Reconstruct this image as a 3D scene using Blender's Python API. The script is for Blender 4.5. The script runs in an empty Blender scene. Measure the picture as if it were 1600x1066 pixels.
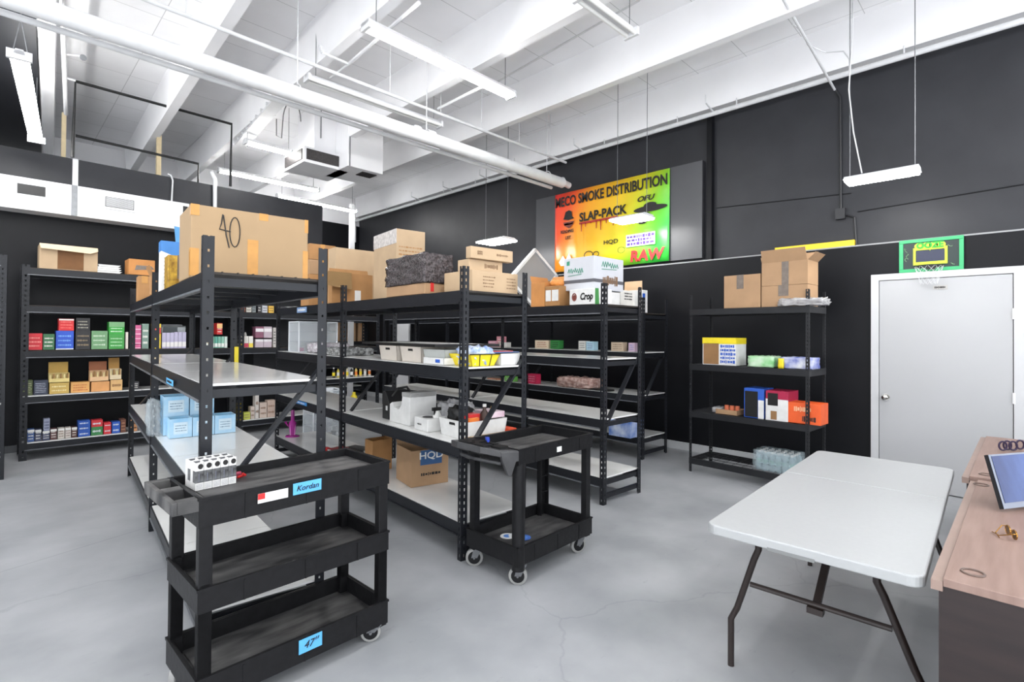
import bpy, math, random
from math import radians as RAD, sin, cos, pi
from mathutils import Vector as V, Matrix
random.seed(7)
SC = bpy.context.scene
COL = SC.collection

# ------------------------------------------------------------------ camera
EYE = V((0, 0, 1.55))
F, CY = 810.5, 514.87
_yaw, _pitch, _roll = 0.788324, 0.010061, 0.008102
_f = V((sin(_yaw)*cos(_pitch), cos(_yaw)*cos(_pitch), sin(_pitch)))
_r = V((cos(_yaw), -sin(_yaw), 0)); _u = _r.cross(_f)
R_ = cos(_roll)*_r + sin(_roll)*_u
U_ = -sin(_roll)*_r + cos(_roll)*_u
cd = bpy.data.cameras.new('camera'); cam = bpy.data.objects.new('camera', cd); COL.objects.link(cam)
cd.sensor_width = 36; cd.lens = F*36/1600; cd.shift_y = (CY-533)/1600; cd.clip_start = 0.05
m = Matrix.Identity(4)
for i in range(3):
    m[i][0], m[i][1], m[i][2], m[i][3] = R_[i], U_[i], -_f[i], EYE[i]
cam.matrix_world = m
SC.camera = cam
# ------------------------------------------------------------------ world, exposure
w = bpy.data.worlds.new('world'); SC.world = w; w.use_nodes = True
w.node_tree.nodes['Background'].inputs[0].default_value = (0.93, 0.96, 1.0, 1)
w.node_tree.nodes['Background'].inputs[1].default_value = 1.75
SC.view_settings.view_transform = 'Standard'; SC.view_settings.look = 'None'
SC.view_settings.exposure = 0.78; SC.view_settings.gamma = 1; SC.view_settings.use_curve_mapping = False
TUBE = 41.0      # strength of lit tubes

# measuring helpers: a pixel of the photo onto a real surface of the room
def ray(x, y): return R_*((x-800)/F) - U_*((y-CY)/F) + _f
def onz(x, y, z):
    d = ray(x, y); return EYE + d*((z-EYE.z)/d.z)
def onx(x, y, X):
    d = ray(x, y); return EYE + d*(X/d.x)
def ony(x, y, Y):
    d = ray(x, y); return EYE + d*(Y/d.y)
def onpl(x, y, P, n):
    d = ray(x, y); return EYE + d*((V(P)-EYE).dot(n)/d.dot(n))
def hz(px, py, y):          # height at which the vertical through (px,py) meets image row y
    lo, hi = -1.0, 6.0
    for _ in range(50):
        mid = (lo+hi)/2; c = V((px, py, mid))-EYE
        if CY-F*c.dot(U_)/c.dot(_f) > y: lo = mid
        else: hi = mid
    return lo

# ------------------------------------------------------------------ materials
def lin(c): return tuple(((v/255+0.055)/1.055)**2.4 if v > 10 else v/255/12.92 for v in c)
MATS = {}
def mat(name, rgb, rough=0.5, metal=0.0, noise=0.0, scale=8.0, bump=0.0, spec=0.5, rgb2=None, alpha=1.0, stretch=None, trans=0.0):
    if name in MATS: return MATS[name]
    m = bpy.data.materials.new(name); m.use_nodes = True; nt = m.node_tree
    b = nt.nodes['Principled BSDF']; b.inputs['Roughness'].default_value = rough; b.inputs['Metallic'].default_value = metal
    b.inputs['Specular IOR Level'].default_value = spec
    if alpha < 1: b.inputs['Alpha'].default_value = alpha
    if trans: b.inputs['Transmission Weight'].default_value = trans
    c = lin(rgb); tc = nt.nodes.new('ShaderNodeTexCoord'); mp = nt.nodes.new('ShaderNodeMapping'); nt.links.new(tc.outputs['Object'], mp.inputs[0])
    if stretch: mp.inputs['Scale'].default_value = stretch
    nz = nt.nodes.new('ShaderNodeTexNoise'); nz.inputs['Scale'].default_value = scale; nz.inputs['Detail'].default_value = 5
    nt.links.new(mp.outputs[0], nz.inputs['Vector'])
    rp = nt.nodes.new('ShaderNodeValToRGB'); e = rp.color_ramp.elements
    e[0].position = 0.32; e[1].position = 0.7
    c2 = lin(rgb2) if rgb2 else tuple(max(0, v*(1-noise)) for v in c)
    e[0].color = (*c2, 1); e[1].color = (*c, 1)
    nt.links.new(nz.outputs[0], rp.inputs[0]); nt.links.new(rp.outputs[0], b.inputs['Base Color'])
    if bump:
        bp = nt.nodes.new('ShaderNodeBump'); bp.inputs['Strength'].default_value = bump; bp.inputs['Distance'].default_value = 0.01
        nt.links.new(nz.outputs[0], bp.inputs['Height']); nt.links.new(bp.outputs[0], b.inputs['Normal'])
    MATS[name] = m; return m
def emis(name, rgb, s):
    m = bpy.data.materials.new(name); m.use_nodes = True; nt = m.node_tree; nt.nodes.clear()
    o = nt.nodes.new('ShaderNodeOutputMaterial'); e = nt.nodes.new('ShaderNodeEmission')
    e.inputs[0].default_value = (*rgb, 1); e.inputs[1].default_value = s; nt.links.new(e.outputs[0], o.inputs[0]); return m
def col(rgb, rough=0.45):       # a plain printed card / plastic colour
    return mat('card_%d_%d_%d' % rgb, rgb, rough, noise=0.12, scale=14)
STEEL = mat('rack_steel', (33, 35, 40), 0.36, 0.0, noise=0.25, scale=9, spec=0.3)
STEEL2 = mat('light_rack_steel', (37, 38, 41), 0.42, 0.0, noise=0.2, scale=9, spec=0.3)
DECK = mat('white_deck', (232, 232, 230), 0.16, noise=0.05, scale=3)
DARKB = mat('dark_board', (48, 42, 38), 0.7, noise=0.35, scale=20)
PLASTIC = mat('cart_plastic', (27, 27, 29), 0.42, noise=0.3, scale=30, bump=0.15, spec=0.22)
SCUFF = mat('scuffed_plastic', (92, 91, 90), 0.5, rgb2=(34, 34, 36), scale=5, bump=0.1, stretch=(1, 3.5, 1))
WHITE = mat('white_paint', (226, 227, 229), 0.5, noise=0.04, scale=4)
CEILW = mat('ceiling_paint', (244, 244, 246), 0.6, noise=0.05, scale=2)
CARD = mat('cardboard', (172, 138, 104), 0.75, noise=0.14, scale=6, bump=0.05)
CARD2 = mat('pale_cardboard', (188, 162, 130), 0.75, noise=0.1, scale=6)
CARD3 = mat('brown_cardboard', (172, 126, 78), 0.75, noise=0.2, scale=7)
CARD4 = mat('orange_cardboard', (206, 142, 80), 0.75, noise=0.2, scale=7)
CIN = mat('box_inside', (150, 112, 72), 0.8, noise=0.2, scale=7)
TAPE = mat('brown_tape', (190, 136, 62), 0.35, noise=0.15, scale=20)
TAPEG = mat('grey_tape', (118, 106, 96), 0.3, noise=0.3, scale=30)
BLACK = mat('black', (14, 14, 15), 0.5, noise=0.2)
INK = mat('ink', (30, 28, 28), 0.6, noise=0.1)
GREY = mat('grey_metal', (128, 130, 133), 0.35, 0.6, noise=0.2, scale=20)
PIPEW = mat('pipe_paint', (218, 219, 221), 0.45, noise=0.12, scale=7)
RUBBER = mat('grey_rubber', (150, 150, 148), 0.6, noise=0.2, scale=20)
BLUET = mat('blue_tape', (92, 176, 232), 0.6, noise=0.1, scale=20)
CLEAR = mat('clear_plastic', (226, 234, 238), 0.12, noise=0.05, alpha=0.28)
WRAP = mat('plastic_wrap', (205, 214, 218), 0.12, noise=0.3, scale=14, bump=0.9, alpha=0.35)
YEL = col((236, 214, 40)); RED = col((208, 44, 44)); GRN = col((70, 150, 78)); BLU = col((44, 92, 190))
WHT = col((228, 228, 226)); ORG = col((232, 128, 52)); PNK = col((216, 110, 156))
LIT = emis('lit_tube', (1.0, 0.99, 0.97), TUBE)
LED = emis('lit_panel', (1.0, 0.99, 0.97), 30.0)

# ------------------------------------------------------------------ mesh builder
class MB:
    def __init__(s): s.v = []; s.f = []; s.m = []
    def add(s, vs, fs, m=0):
        o = len(s.v); s.v += [tuple(p) for p in vs]
        for f in fs: s.f.append([i+o for i in f]); s.m.append(m)
        return s
    def box(s, a, b, m=0):
        x0, y0, z0 = (min(a[i], b[i]) for i in range(3)); x1, y1, z1 = (max(a[i], b[i]) for i in range(3))
        return s.add([(x0,y0,z0),(x1,y0,z0),(x1,y1,z0),(x0,y1,z0),(x0,y0,z1),(x1,y0,z1),(x1,y1,z1),(x0,y1,z1)],
              [(0,3,2,1),(4,5,6,7),(0,1,5,4),(1,2,6,5),(2,3,7,6),(3,0,4,7)], m)
    def bar(s, p, q, w, h, m=0, up=V((0,0,1))):     # box section along p-q
        p, q = V(p), V(q); d = (q-p).normalized()
        if abs(d.dot(up)) > 0.99: up = V((1,0,0))
        a = d.cross(up).normalized()*w/2; b = d.cross(a).normalized()*h/2
        vs = [p-a-b, p+a-b, p+a+b, p-a+b, q-a-b, q+a-b, q+a+b, q-a+b]
        return s.add(vs, [(0,3,2,1),(4,5,6,7),(0,1,5,4),(1,2,6,5),(2,3,7,6),(3,0,4,7)], m)
    def tube(s, pts, r, n=8, m=0, cap=True):
        pts = [V(p) for p in pts]; o = len(s.v); last = None
        for i, p in enumerate(pts):
            d = (pts[min(i+1, len(pts)-1)]-pts[max(i-1, 0)]).normalized()
            if last is None: a = d.orthogonal().normalized()
            else: a = (last-d*last.dot(d)).normalized()
            last = a; b = d.cross(a); rr = r[i] if isinstance(r, (list, tuple)) else r
            for k in range(n):
                t = 2*pi*k/n; s.v.append(tuple(p+(a*cos(t)+b*sin(t))*rr))
        for i in range(len(pts)-1):
            for k in range(n):
                k2 = (k+1) % n
                s.f.append([o+i*n+k, o+i*n+k2, o+(i+1)*n+k2, o+(i+1)*n+k]); s.m.append(m)
        if cap:
            s.f.append([o+k for k in range(n)][::-1]); s.m.append(m)
            e = o+(len(pts)-1)*n; s.f.append([e+k for k in range(n)]); s.m.append(m)
        return s
    def prism(s, poly, vec, m=0):       # polygon (3D points) pushed along vec
        n = len(poly); vec = V(vec); a = [V(p) for p in poly]
        return s.add(a+[p+vec for p in a], [list(range(n))[::-1], [n+i for i in range(n)]]+[(i, (i+1) % n, n+(i+1) % n, n+i) for i in range(n)], m)
    def quad(s, pts, m=0): return s.add(pts, [tuple(range(len(pts)))], m)
    def build(s, name, mats, parent=None, loc=(0,0,0), rz=0, smooth=False, bevel=0, kind=None):
        me = bpy.data.meshes.new(name); me.from_pydata(s.v, [], s.f)
        for k in (mats if isinstance(mats, (list, tuple)) else [mats]): me.materials.append(k)
        me.polygons.foreach_set('material_index', s.m)
        me.validate(); me.update()
        import bmesh
        bm = bmesh.new(); bm.from_mesh(me); bmesh.ops.recalc_face_normals(bm, faces=bm.faces); bm.to_mesh(me); bm.free()
        if smooth: me.polygons.foreach_set('use_smooth', [True]*len(me.polygons)); me.set_sharp_from_angle(angle=RAD(40))
        o = bpy.data.objects.new(name, me); COL.objects.link(o)
        if parent: o.parent = parent
        o.location = loc; o.rotation_euler = (0, 0, rz)
        if bevel:
            b = o.modifiers.new('bevel', 'BEVEL'); b.width = bevel; b.segments = 2; b.limit_method = 'ANGLE'
        if kind: o['kind'] = kind
        return o
def tag(o, label, cat, group=None):
    o['label'] = label; o['category'] = cat
    if group: o['group'] = group
    return o
def T(name, label, cat, loc, rz=0, group=None):
    o = bpy.data.objects.new(name, None); COL.objects.link(o); o.location = loc; o.rotation_euler = (0, 0, rz); o.empty_display_size = 0.1
    return tag(o, label, cat, group)
def S(name, mb, mats, **k): return mb.build(name, mats, kind='structure', **k)
ROTF = (pi/2, 0, 0); ROTL = (pi/2, 0, -pi/2)        # lettering on a face looking to -y / to -x
def text(s, size, parent, loc, rot, m, bold=0.0, name='lettering', sx=1.0, shear=0.0, align='CENTER', extr=0.001):
    cu = bpy.data.curves.new('txt', 'FONT'); cu.body = s; cu.size = size; cu.offset = bold; cu.extrude = extr; cu.shear = shear
    cu.align_x = align; cu.align_y = 'CENTER'; cu.resolution_u = 3
    t = bpy.data.objects.new('txt', cu); COL.objects.link(t)
    me = bpy.data.meshes.new_from_object(t); bpy.data.objects.remove(t); bpy.data.curves.remove(cu)
    me.materials.clear(); me.materials.append(m); me.name = name
    o = bpy.data.objects.new(name, me); COL.objects.link(o); o.parent = parent; o.location = loc; o.rotation_euler = rot; o.scale = (sx, 1, 1)
    return o
def scribble(mb, P, ux, w, h, rows, m=0, nrm=V((0,-1,0)), seed=1, th=0.35):     # rows of small printed strokes
    rn = random.Random(seed); ux = V(ux); up = V((0,0,1)); n = nrm*0.0012; P = V(P)
    for r in range(rows):
        z = h*(1-(r+0.5)/rows); u = 0
        while u < w*0.92:
            l = w*rn.uniform(0.04, 0.14); t = h/rows*th*rn.uniform(0.6, 1.2)
            a = P+ux*u+up*(z-t/2)+n
            mb.quad([a, a+ux*l, a+ux*l+up*t, a+up*t], m); u += l+w*0.03
    return mb

# ------------------------------------------------------------------ the setting
S('floor', MB().box((-3.2, -1.6, -0.1), (6.95, 12.6, 0)), mat('floor_paint', (166, 168, 171), 0.45, rgb2=(138, 141, 144), scale=1.6))
fl = MATS['floor_paint'].node_tree
def floor_detail():
    nt = fl; b = nt.nodes['Principled BSDF']; tc = [n for n in nt.nodes if n.type == 'TEX_COORD'][0]; rp = [n for n in nt.nodes if n.type == 'VALTORGB'][0]
    n2 = nt.nodes.new('ShaderNodeTexNoise'); n2.inputs['Scale'].default_value = 14; n2.inputs['Detail'].default_value = 8; n2.inputs['Roughness'].default_value = 0.7
    mp = nt.nodes.new('ShaderNodeMapping'); mp.inputs['Scale'].default_value = (0.5, 1.6, 1); nt.links.new(tc.outputs['Object'], mp.inputs[0]); nt.links.new(mp.outputs[0], n2.inputs['Vector'])
    r2 = nt.nodes.new('ShaderNodeValToRGB'); r2.color_ramp.elements[0].position = 0.62; r2.color_ramp.elements[1].position = 0.72
    r2.color_ramp.elements[0].color = (1, 1, 1, 1); r2.color_ramp.elements[1].color = (0.80, 0.81, 0.82, 1)
    nt.links.new(n2.outputs[0], r2.inputs[0])
    mx = nt.nodes.new('ShaderNodeMix'); mx.data_type = 'RGBA'; mx.blend_type = 'MULTIPLY'; mx.inputs[0].default_value = 1
    nt.links.new(rp.outputs[0], mx.inputs[6]); nt.links.new(r2.outputs[0], mx.inputs[7])
    # hairline cracks
    vo = nt.nodes.new('ShaderNodeTexVoronoi'); vo.feature = 'DISTANCE_TO_EDGE'; vo.inputs['Scale'].default_value = 0.42
    n3 = nt.nodes.new('ShaderNodeTexNoise'); n3.inputs['Scale'].default_value = 2.5; n3.inputs['Detail'].default_value = 6
    va = nt.nodes.new('ShaderNodeVectorMath'); va.operation = 'ADD'; sc = nt.nodes.new('ShaderNodeVectorMath'); sc.operation = 'SCALE'; sc.inputs['Scale'].default_value = 0.35
    nt.links.new(tc.outputs['Object'], n3.inputs['Vector']); nt.links.new(n3.outputs['Color'], sc.inputs[0]); nt.links.new(tc.outputs['Object'], va.inputs[0]); nt.links.new(sc.outputs[0], va.inputs[1]); nt.links.new(va.outputs[0], vo.inputs['Vector'])
    r3 = nt.nodes.new('ShaderNodeValToRGB'); r3.color_ramp.elements[0].position = 0.0008; r3.color_ramp.elements[1].position = 0.0035
    r3.color_ramp.elements[0].color = (0.86, 0.87, 0.87, 1); r3.color_ramp.elements[1].color = (1, 1, 1, 1); nt.links.new(vo.outputs['Distance'], r3.inputs[0])
    m2 = nt.nodes.new('ShaderNodeMix'); m2.data_type = 'RGBA'; m2.blend_type = 'MULTIPLY'; m2.inputs[0].default_value = 1
    nt.links.new(mx.outputs[2], m2.inputs[6]); nt.links.new(r3.outputs[0], m2.inputs[7])
    # one straight control joint and pale worn flecks
    p, q = onz(5, 893, 0), onz(250, 818, 0); d = (q-p).normalized(); sx = nt.nodes.new('ShaderNodeSeparateXYZ'); nt.links.new(tc.outputs['Object'], sx.inputs[0])
    a1 = nt.nodes.new('ShaderNodeMath'); a1.operation = 'MULTIPLY'; a1.inputs[1].default_value = -d.y; nt.links.new(sx.outputs['X'], a1.inputs[0])
    a2 = nt.nodes.new('ShaderNodeMath'); a2.operation = 'MULTIPLY_ADD'; a2.inputs[1].default_value = d.x; nt.links.new(sx.outputs['Y'], a2.inputs[0]); nt.links.new(a1.outputs[0], a2.inputs[2])
    a3 = nt.nodes.new('ShaderNodeMath'); a3.operation = 'SUBTRACT'; a3.inputs[1].default_value = -d.y*p.x+d.x*p.y; nt.links.new(a2.outputs[0], a3.inputs[0])
    a4 = nt.nodes.new('ShaderNodeMath'); a4.operation = 'ABSOLUTE'; nt.links.new(a3.outputs[0], a4.inputs[0])
    r4 = nt.nodes.new('ShaderNodeValToRGB'); r4.color_ramp.elements[0].position = 0.0025; r4.color_ramp.elements[1].position = 0.005; r4.color_ramp.elements[0].color = (0.68, 0.68, 0.69, 1); r4.color_ramp.elements[1].color = (1, 1, 1, 1); nt.links.new(a4.outputs[0], r4.inputs[0])
    m3 = nt.nodes.new('ShaderNodeMix'); m3.data_type = 'RGBA'; m3.blend_type = 'MULTIPLY'; m3.inputs[0].default_value = 1; nt.links.new(m2.outputs[2], m3.inputs[6]); nt.links.new(r4.outputs[0], m3.inputs[7])
    n5 = nt.nodes.new('ShaderNodeTexNoise'); n5.inputs['Scale'].default_value = 6; n5.inputs['Detail'].default_value = 9; n5.inputs['Roughness'].default_value = 0.75; mp5 = nt.nodes.new('ShaderNodeMapping'); mp5.inputs['Scale'].default_value = (1, 3.5, 1); nt.links.new(tc.outputs['Object'], mp5.inputs[0]); nt.links.new(mp5.outputs[0], n5.inputs['Vector'])
    r5 = nt.nodes.new('ShaderNodeValToRGB'); r5.color_ramp.elements[0].position = 0.67; r5.color_ramp.elements[1].position = 0.71; r5.color_ramp.elements[0].color = (0, 0, 0, 1); r5.color_ramp.elements[1].color = (0.5, 0.5, 0.5, 1); nt.links.new(n5.outputs[0], r5.inputs[0])
    m4 = nt.nodes.new('ShaderNodeMix'); m4.data_type = 'RGBA'; nt.links.new(r5.outputs[0], m4.inputs[0]); nt.links.new(m3.outputs[2], m4.inputs[6]); m4.inputs[7].default_value = (0.62, 0.63, 0.63, 1); nt.links.new(m4.outputs[2], b.inputs['Base Color'])
floor_detail()
WALLD = mat('charcoal_wall', (50, 51, 55), 0.42, rgb2=(44, 45, 49), scale=3, bump=0.08, spec=0.3)
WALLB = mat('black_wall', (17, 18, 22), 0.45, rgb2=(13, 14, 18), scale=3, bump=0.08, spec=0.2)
def slab_mat():
    m = mat('ceiling_slab', (242, 242, 244), 0.65, noise=0.05, scale=2); nt = m.node_tree; b = nt.nodes['Principled BSDF']
    tc = [n for n in nt.nodes if n.type == 'TEX_COORD'][0]; rp = [n for n in nt.nodes if n.type == 'VALTORGB'][0]
    br = nt.nodes.new('ShaderNodeTexBrick'); br.inputs['Color1'].default_value = (1, 1, 1, 1); br.inputs['Color2'].default_value = (0.96, 0.96, 0.96, 1); br.inputs['Mortar'].default_value = (0.6, 0.6, 0.6, 1)
    br.inputs['Scale'].default_value = 1; br.inputs['Mortar Size'].default_value = 0.004; br.inputs['Brick Width'].default_value = 1.3; br.inputs['Row Height'].default_value = 0.62; br.offset = 0.0
    nt.links.new(tc.outputs['Object'], br.inputs['Vector'])
    mx = nt.nodes.new('ShaderNodeMix'); mx.data_type = 'RGBA'; mx.blend_type = 'MULTIPLY'; mx.inputs[0].default_value = 1
    nt.links.new(rp.outputs[0], mx.inputs[6]); nt.links.new(br.outputs['Color'], mx.inputs[7]); nt.links.new(mx.outputs[2], b.inputs['Base Color']); return m
S('ceiling', MB().box((-7, -3.5, 5.04), (6.95, 12.6, 5.2)), slab_mat())
def stem(n, a, b, wb, wt, zb=4.55):
    a, b = V((*a, 0)), V((*b, 0)); d = (b-a).normalized(); p = a-d*((a.y+3.4)/d.y); q = a+d*((12.3-a.y)/d.y)
    r = V((d.y, -d.x, 0)); up = V((0, 0, 1))
    poly = [p+up*zb, p+r*wb+up*zb, p+r*(wb+(wt-wb)/2)+up*5.06, p-r*(wt-wb)/2+up*5.06]
    S('trim_%d' % n, MB().prism(poly, q-p), CEILW)
stem(1, (6.62, 0), (6.62, 10), 0.12, 0.16, 4.54)
stem(2, (5.17, 1.28), (5.12, 5.83), 0.10, 0.18)
stem(3, (3.79, 2.84), (3.80, 4.43), 0.10, 0.18)
stem(4, (2.49, 4.02), (2.58, 7.85), 0.10, 0.18)
stem(5, (1.52, 4.95), (1.70, 9.5), 0.11, 0.18)
stem(6, (0.29, 6.89), (0.42, 9.0), 0.13, 0.16)
# dark painted lower ceiling at the far left
S('trim_7', MB().prism([(-6, 6.95, 4.56), (0.28, 6.95, 4.56), (0.6, 12.3, 4.56), (-6, 12.3, 4.56)], (0, 0, 0.1)), WALLD)
# right wall: upper, lower (steps forward), ledge
S('wall_right', MB().box((6.78, -3.5, 2.5), (6.95, 12.6, 5.05)), WALLD)
S('wall_right_lower', MB().box((6.70, -3.5, 0), (6.95, 12.6, 2.55)), WALLB)
S('trim_8', MB().box((6.695, -3.5, 2.55), (6.80, 12.6, 2.565)), mat('ledge_cap', (150, 151, 153), 0.5))
S('trim_9', MB().box((6.70, 3.09, 2.6), (6.80, 6.09, 3.91)), mat('panel_grey', (74, 75, 79), 0.45, noise=0.1, scale=3))
S('trim_10', MB().box((6.70, 2.96, 2.57), (6.79, 3.03, 4.5)), WALLB)
S('baseboard_right', MB().box((6.67, 1.32, 0), (6.71, 12.4, 0.1)), mat('base_grey', (196, 198, 200), 0.5, noise=0.1))
S('wall_far', MB().box((-7, 12.4, 0), (6.95, 12.6, 4.34)), WALLB)
S('wall_far_upper', MB().box((-7, 12.41, 4.33), (6.95, 12.6, 5.05)), CEILW)
S('wall_left', MB().box((-7, 9.15, 3.2), (4.26, 9.3, 3.88)), WALLD)
S('wall_left_lower', MB().box((-7, 9.15, 0), (3.1, 9.3, 3.2)), WALLB)  # near-black here paints in the shade below the wall duct
S('wall_left_end', MB().box((3.1, 9.15, 0), (4.26, 9.3, 3.2)), WALLD)
S('baseboard_left', MB().box((-7, 9.13, 0), (4.24, 9.16, 0.09)), mat('base_dark', (70, 72, 75), 0.5))
# thin joint lines on the upper wall
jm = MB()
for a, b in (((1120, 325), (1330, 302)), ((1340, 331), (1600, 288))):
    jm.tube([onx(*a, 6.775), onx(*b, 6.775)], 0.006, 5)
S('trim_11', jm, WALLB)
# door
dm = MB()
dy0, dy1, dz = 0.096, 1.116, 2.15
dm.box((6.655, dy0, 0.01), (6.70, dy1, dz))
door = S('door_1', dm, mat('door_paint', (172, 173, 175), 0.4, noise=0.03, scale=2), bevel=0.002)
fr = MB(); fr.box((6.645, dy1+0.005, 0), (6.71, dy1+0.075, dz+0.07)); fr.box((6.645, dy0-0.075, 0), (6.71, dy0-0.005, dz+0.07)); fr.box((6.645, dy0-0.01, dz+0.005), (6.71, dy1+0.01, dz+0.07))
fr.build('door_casing', mat('casing_paint', (192, 193, 195), 0.4, noise=0.03), parent=door, bevel=0.003)
kn = MB(); kn.tube([(6.655, 1.06, 0.925), (6.648, 1.06, 0.925)], 0.035, 16); kn.tube([(6.65, 1.06, 0.925), (6.62, 1.06, 0.925), (6.61, 1.06, 0.925), (6.59, 1.06, 0.925), (6.583, 1.06, 0.925)], [0.012, 0.012, 0.026, 0.028, 0.018], 16)
kn.build('door_knob', mat('chrome', (190, 188, 184), 0.2, 1.0), parent=door, smooth=True)
for z in (1.78, 1.0, 0.25): MB().tube([(6.648, dy0-0.006, z-0.05), (6.648, dy0-0.006, z+0.05)], 0.012, 8).build('hinge', WHITE, parent=door)
pl = MB(); pl.box((6.650, 0.56, 2.035), (6.656, 0.67, 2.075)); scribble(pl, (6.65, 0.66, 2.042), (0, -1, 0), 0.09, 0.026, 1, 1, V((-1, 0, 0)), 3, 0.8)
pl.build('door_plaque', [mat('plaque', (176, 174, 170), 0.4), INK], parent=door)
d2a, d2b = onx(622, 503, 6.7), onx(641, 503, 6.7)
door2 = S('door_2', MB().box((6.66, d2b.y, 0.01), (6.70, d2a.y, d2a.z)), WHITE)
MB().tube([(6.65, d2b.y+0.1, 0.95), (6.6, d2b.y+0.1, 0.95)], 0.03, 10).build('door_knob', GREY, parent=door2)

# ------------------------------------------------------------------ ceiling services
def pipe(label, pts, r, m=PIPEW, name='ceiling_pipe', cat='pipe', n=12, extra=None):
    mb = MB(); mb.tube(pts, r, n)
    if extra: extra(mb)
    return tag(mb.build(name, m, smooth=True), label, cat)
def collars(mb):
    for x in (3.60, 3.82): mb.tube([(x-0.03, 5.24, 3.98), (x+0.03, 5.24, 3.98)], 0.088, 16)
    for x in (2.16, 3.75, 6.0):
        mb.tube([(x, 5.24+0.085*cos(t*pi/8), 3.98+0.085*sin(t*pi/8)) for t in range(17)], 0.006, 5); mb.tube([(x, 5.24, 4.06), (x, 5.24, 5.04)], 0.005, 5)
    mb.tube([(6.36, 5.24, 3.98), (6.40, 5.24, 3.975), (6.55, 5.24, 3.96)], [0.08, 0.05, 0.05], 12)
def big(): pipe('thick white main pipe crossing the whole ceiling, widest of the pipes', [(-3, 5.24, 3.965), (6.38, 5.24, 3.965)], 0.078, n=24, extra=collars)
big()
pipe('thin white pipe running just below and behind the thick main pipe', [(-3, 5.4, 3.92), (6.3, 5.4, 3.905)], 0.026)
def rods3(mb):
    for x in (1.2, 2.2, 3.3, 4.05, 4.75, 5.5, 6.2): mb.tube([(x, 5.35, 4.38), (x, 5.35, 5.04)], 0.005, 5)
pipe('slim white sprinkler pipe above the thick main pipe, held by rods', [(-1, 5.35, 4.40), (6.6, 5.35, 4.37)], 0.02, extra=rods3)
def railx(mb):
    for y in (0.9, 2.6, 3.4, 4.6, 5.6, 6.6, 7.6, 8.6, 9.6, 10.8): mb.tube([(6.6, y, 4.46), (6.6, y, 4.56)], 0.008, 5)
    for y in (2.9, 5.0, 6.3, 7.2, 8.3, 9.4): mb.tube([(6.6, y, 4.47), (6.34, y-0.02, 4.50), (6.34, y-0.02, 4.6)], 0.011, 6)
pipe('long white pipe following the top of the dark right wall', [(6.6, -3, 4.45), (6.6, 12.3, 4.445), (6.6, 12.3, 3.9)], 0.03, extra=railx)
pipe('white pipe pointing away over the far left hanging tube light', [onz(96, -30, 4.4), onz(103, 178, 4.4)], 0.022,
     extra=lambda mb: (mb.tube([onz(98, 84, 4.4), onz(128, 88, 4.4)], 0.009, 6), mb.tube([onz(98, 120, 4.4), onz(118, 126, 4.4)], 0.012, 6)))
tag(MB().tube([onz(128, 88, 4.40), onz(130, 90, 4.33)], [0.012, 0.03], 10).build('fire_sprinkler', GREY), 'small dark sprinkler head at the upper left beside the white pipe', 'sprinkler')
def diag(): 
    a, b = onz(468, 101, 4.46), onz(600, 55, 4.46)
    mb = MB(); P = onz(545, 100, 4.47); Q = onz(655, 4, 4.47); mb.tube([P, Q], 0.017, 8); mb.tube([P, onz(503, 82, 4.47)], 0.014, 8); mb.tube([P, onz(516, 122, 4.47)], 0.012, 8)
    mb.tube([onz(503, 82, 4.47), onz(500, 72, 4.56)], 0.02, 8)
    return tag(mb.build('sprinkler_branch', PIPEW, smooth=True), 'white branch pipe with an elbow behind the brightest ceiling tube light', 'pipe')
diag()
pipe('short sloping white branch pipe ending under the lit ceiling tubes', [onz(685, 170, 4.4), onz(748, 138, 4.4), onz(770, 130, 4.5)], 0.018)
pipe('long faint white conduit pipe along the ceiling beside the centre beam', [onz(770, 132, 4.98), onz(1000, 0, 4.98)], 0.012)
cdt = MB(); cdt.tube([onz(1218, -12, 4.62), onx(1304, 140, 6.72)], 0.014, 8)
cdt.tube([onz(1238, 38, 4.6), onz(1254, 48, 4.58), onz(1262, 70, 4.56), onz(1290, 82, 4.5), onz(1318, 80, 4.45), onz(1327, 92, 4.3), onz(1328, 120, 4.1)], 0.007, 6)
tag(cdt.build('wall_conduit', PIPEW, smooth=True), 'slanting white conduit with looping cable above the right wall light', 'conduit')
bc = MB(); bc.tube([onx(1305, 140, 6.74), onx(1313, 152, 6.76), onx(1314, 328, 6.76)], 0.013, 8); bc.box(onx(1307, 328, 6.78), onx(1320, 341, 6.72))
bc.tube([onx(1320, 335, 6.76), onx(1335, 340, 6.76), onx(1338, 384, 6.76)], 0.012, 8)
tag(bc.build('wall_conduit', mat('dark_conduit', (36, 37, 40), 0.4)), 'dark conduit and junction box running down the right wall', 'conduit')
# black hanging frame behind the left partition
def rodf(name, label, pts): return tag(MB().tube(pts, 0.02, 8).build(name, BLACK, smooth=True), label, 'pipe')
rodf('black_pipe', 'nearer black pipe frame hanging over the left partition wall', [ony(113, 246, 8.3), ony(118, 127, 8.3), ony(362, 194, 8.3), ony(360, 291, 8.3)])
rodf('black_pipe', 'farther lower black pipe frame behind the left partition wall', [ony(118, 212, 9.5), ony(310, 256, 9.5), ony(309, 310, 9.5)])
for i, (x0, yt, yb, r) in enumerate(((100, 175, 238, 0.03), (249, 190, 270, 0.028))):
    pa, pb = ony(x0-3, yt, 9.5), ony(x0+4, yt, 9.5)
    tag(MB().box((pa.x, 9.5, 0), (pb.x, 9.57, pa.z)).build('wooden_stud', mat('raw_pine', (214, 196, 158), 0.7, noise=0.15, scale=12)),
        ['bare pine stud above the partition wall near the left light', 'bare pine stud above the partition wall right of the farther black frame'][i], 'stud')
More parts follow.
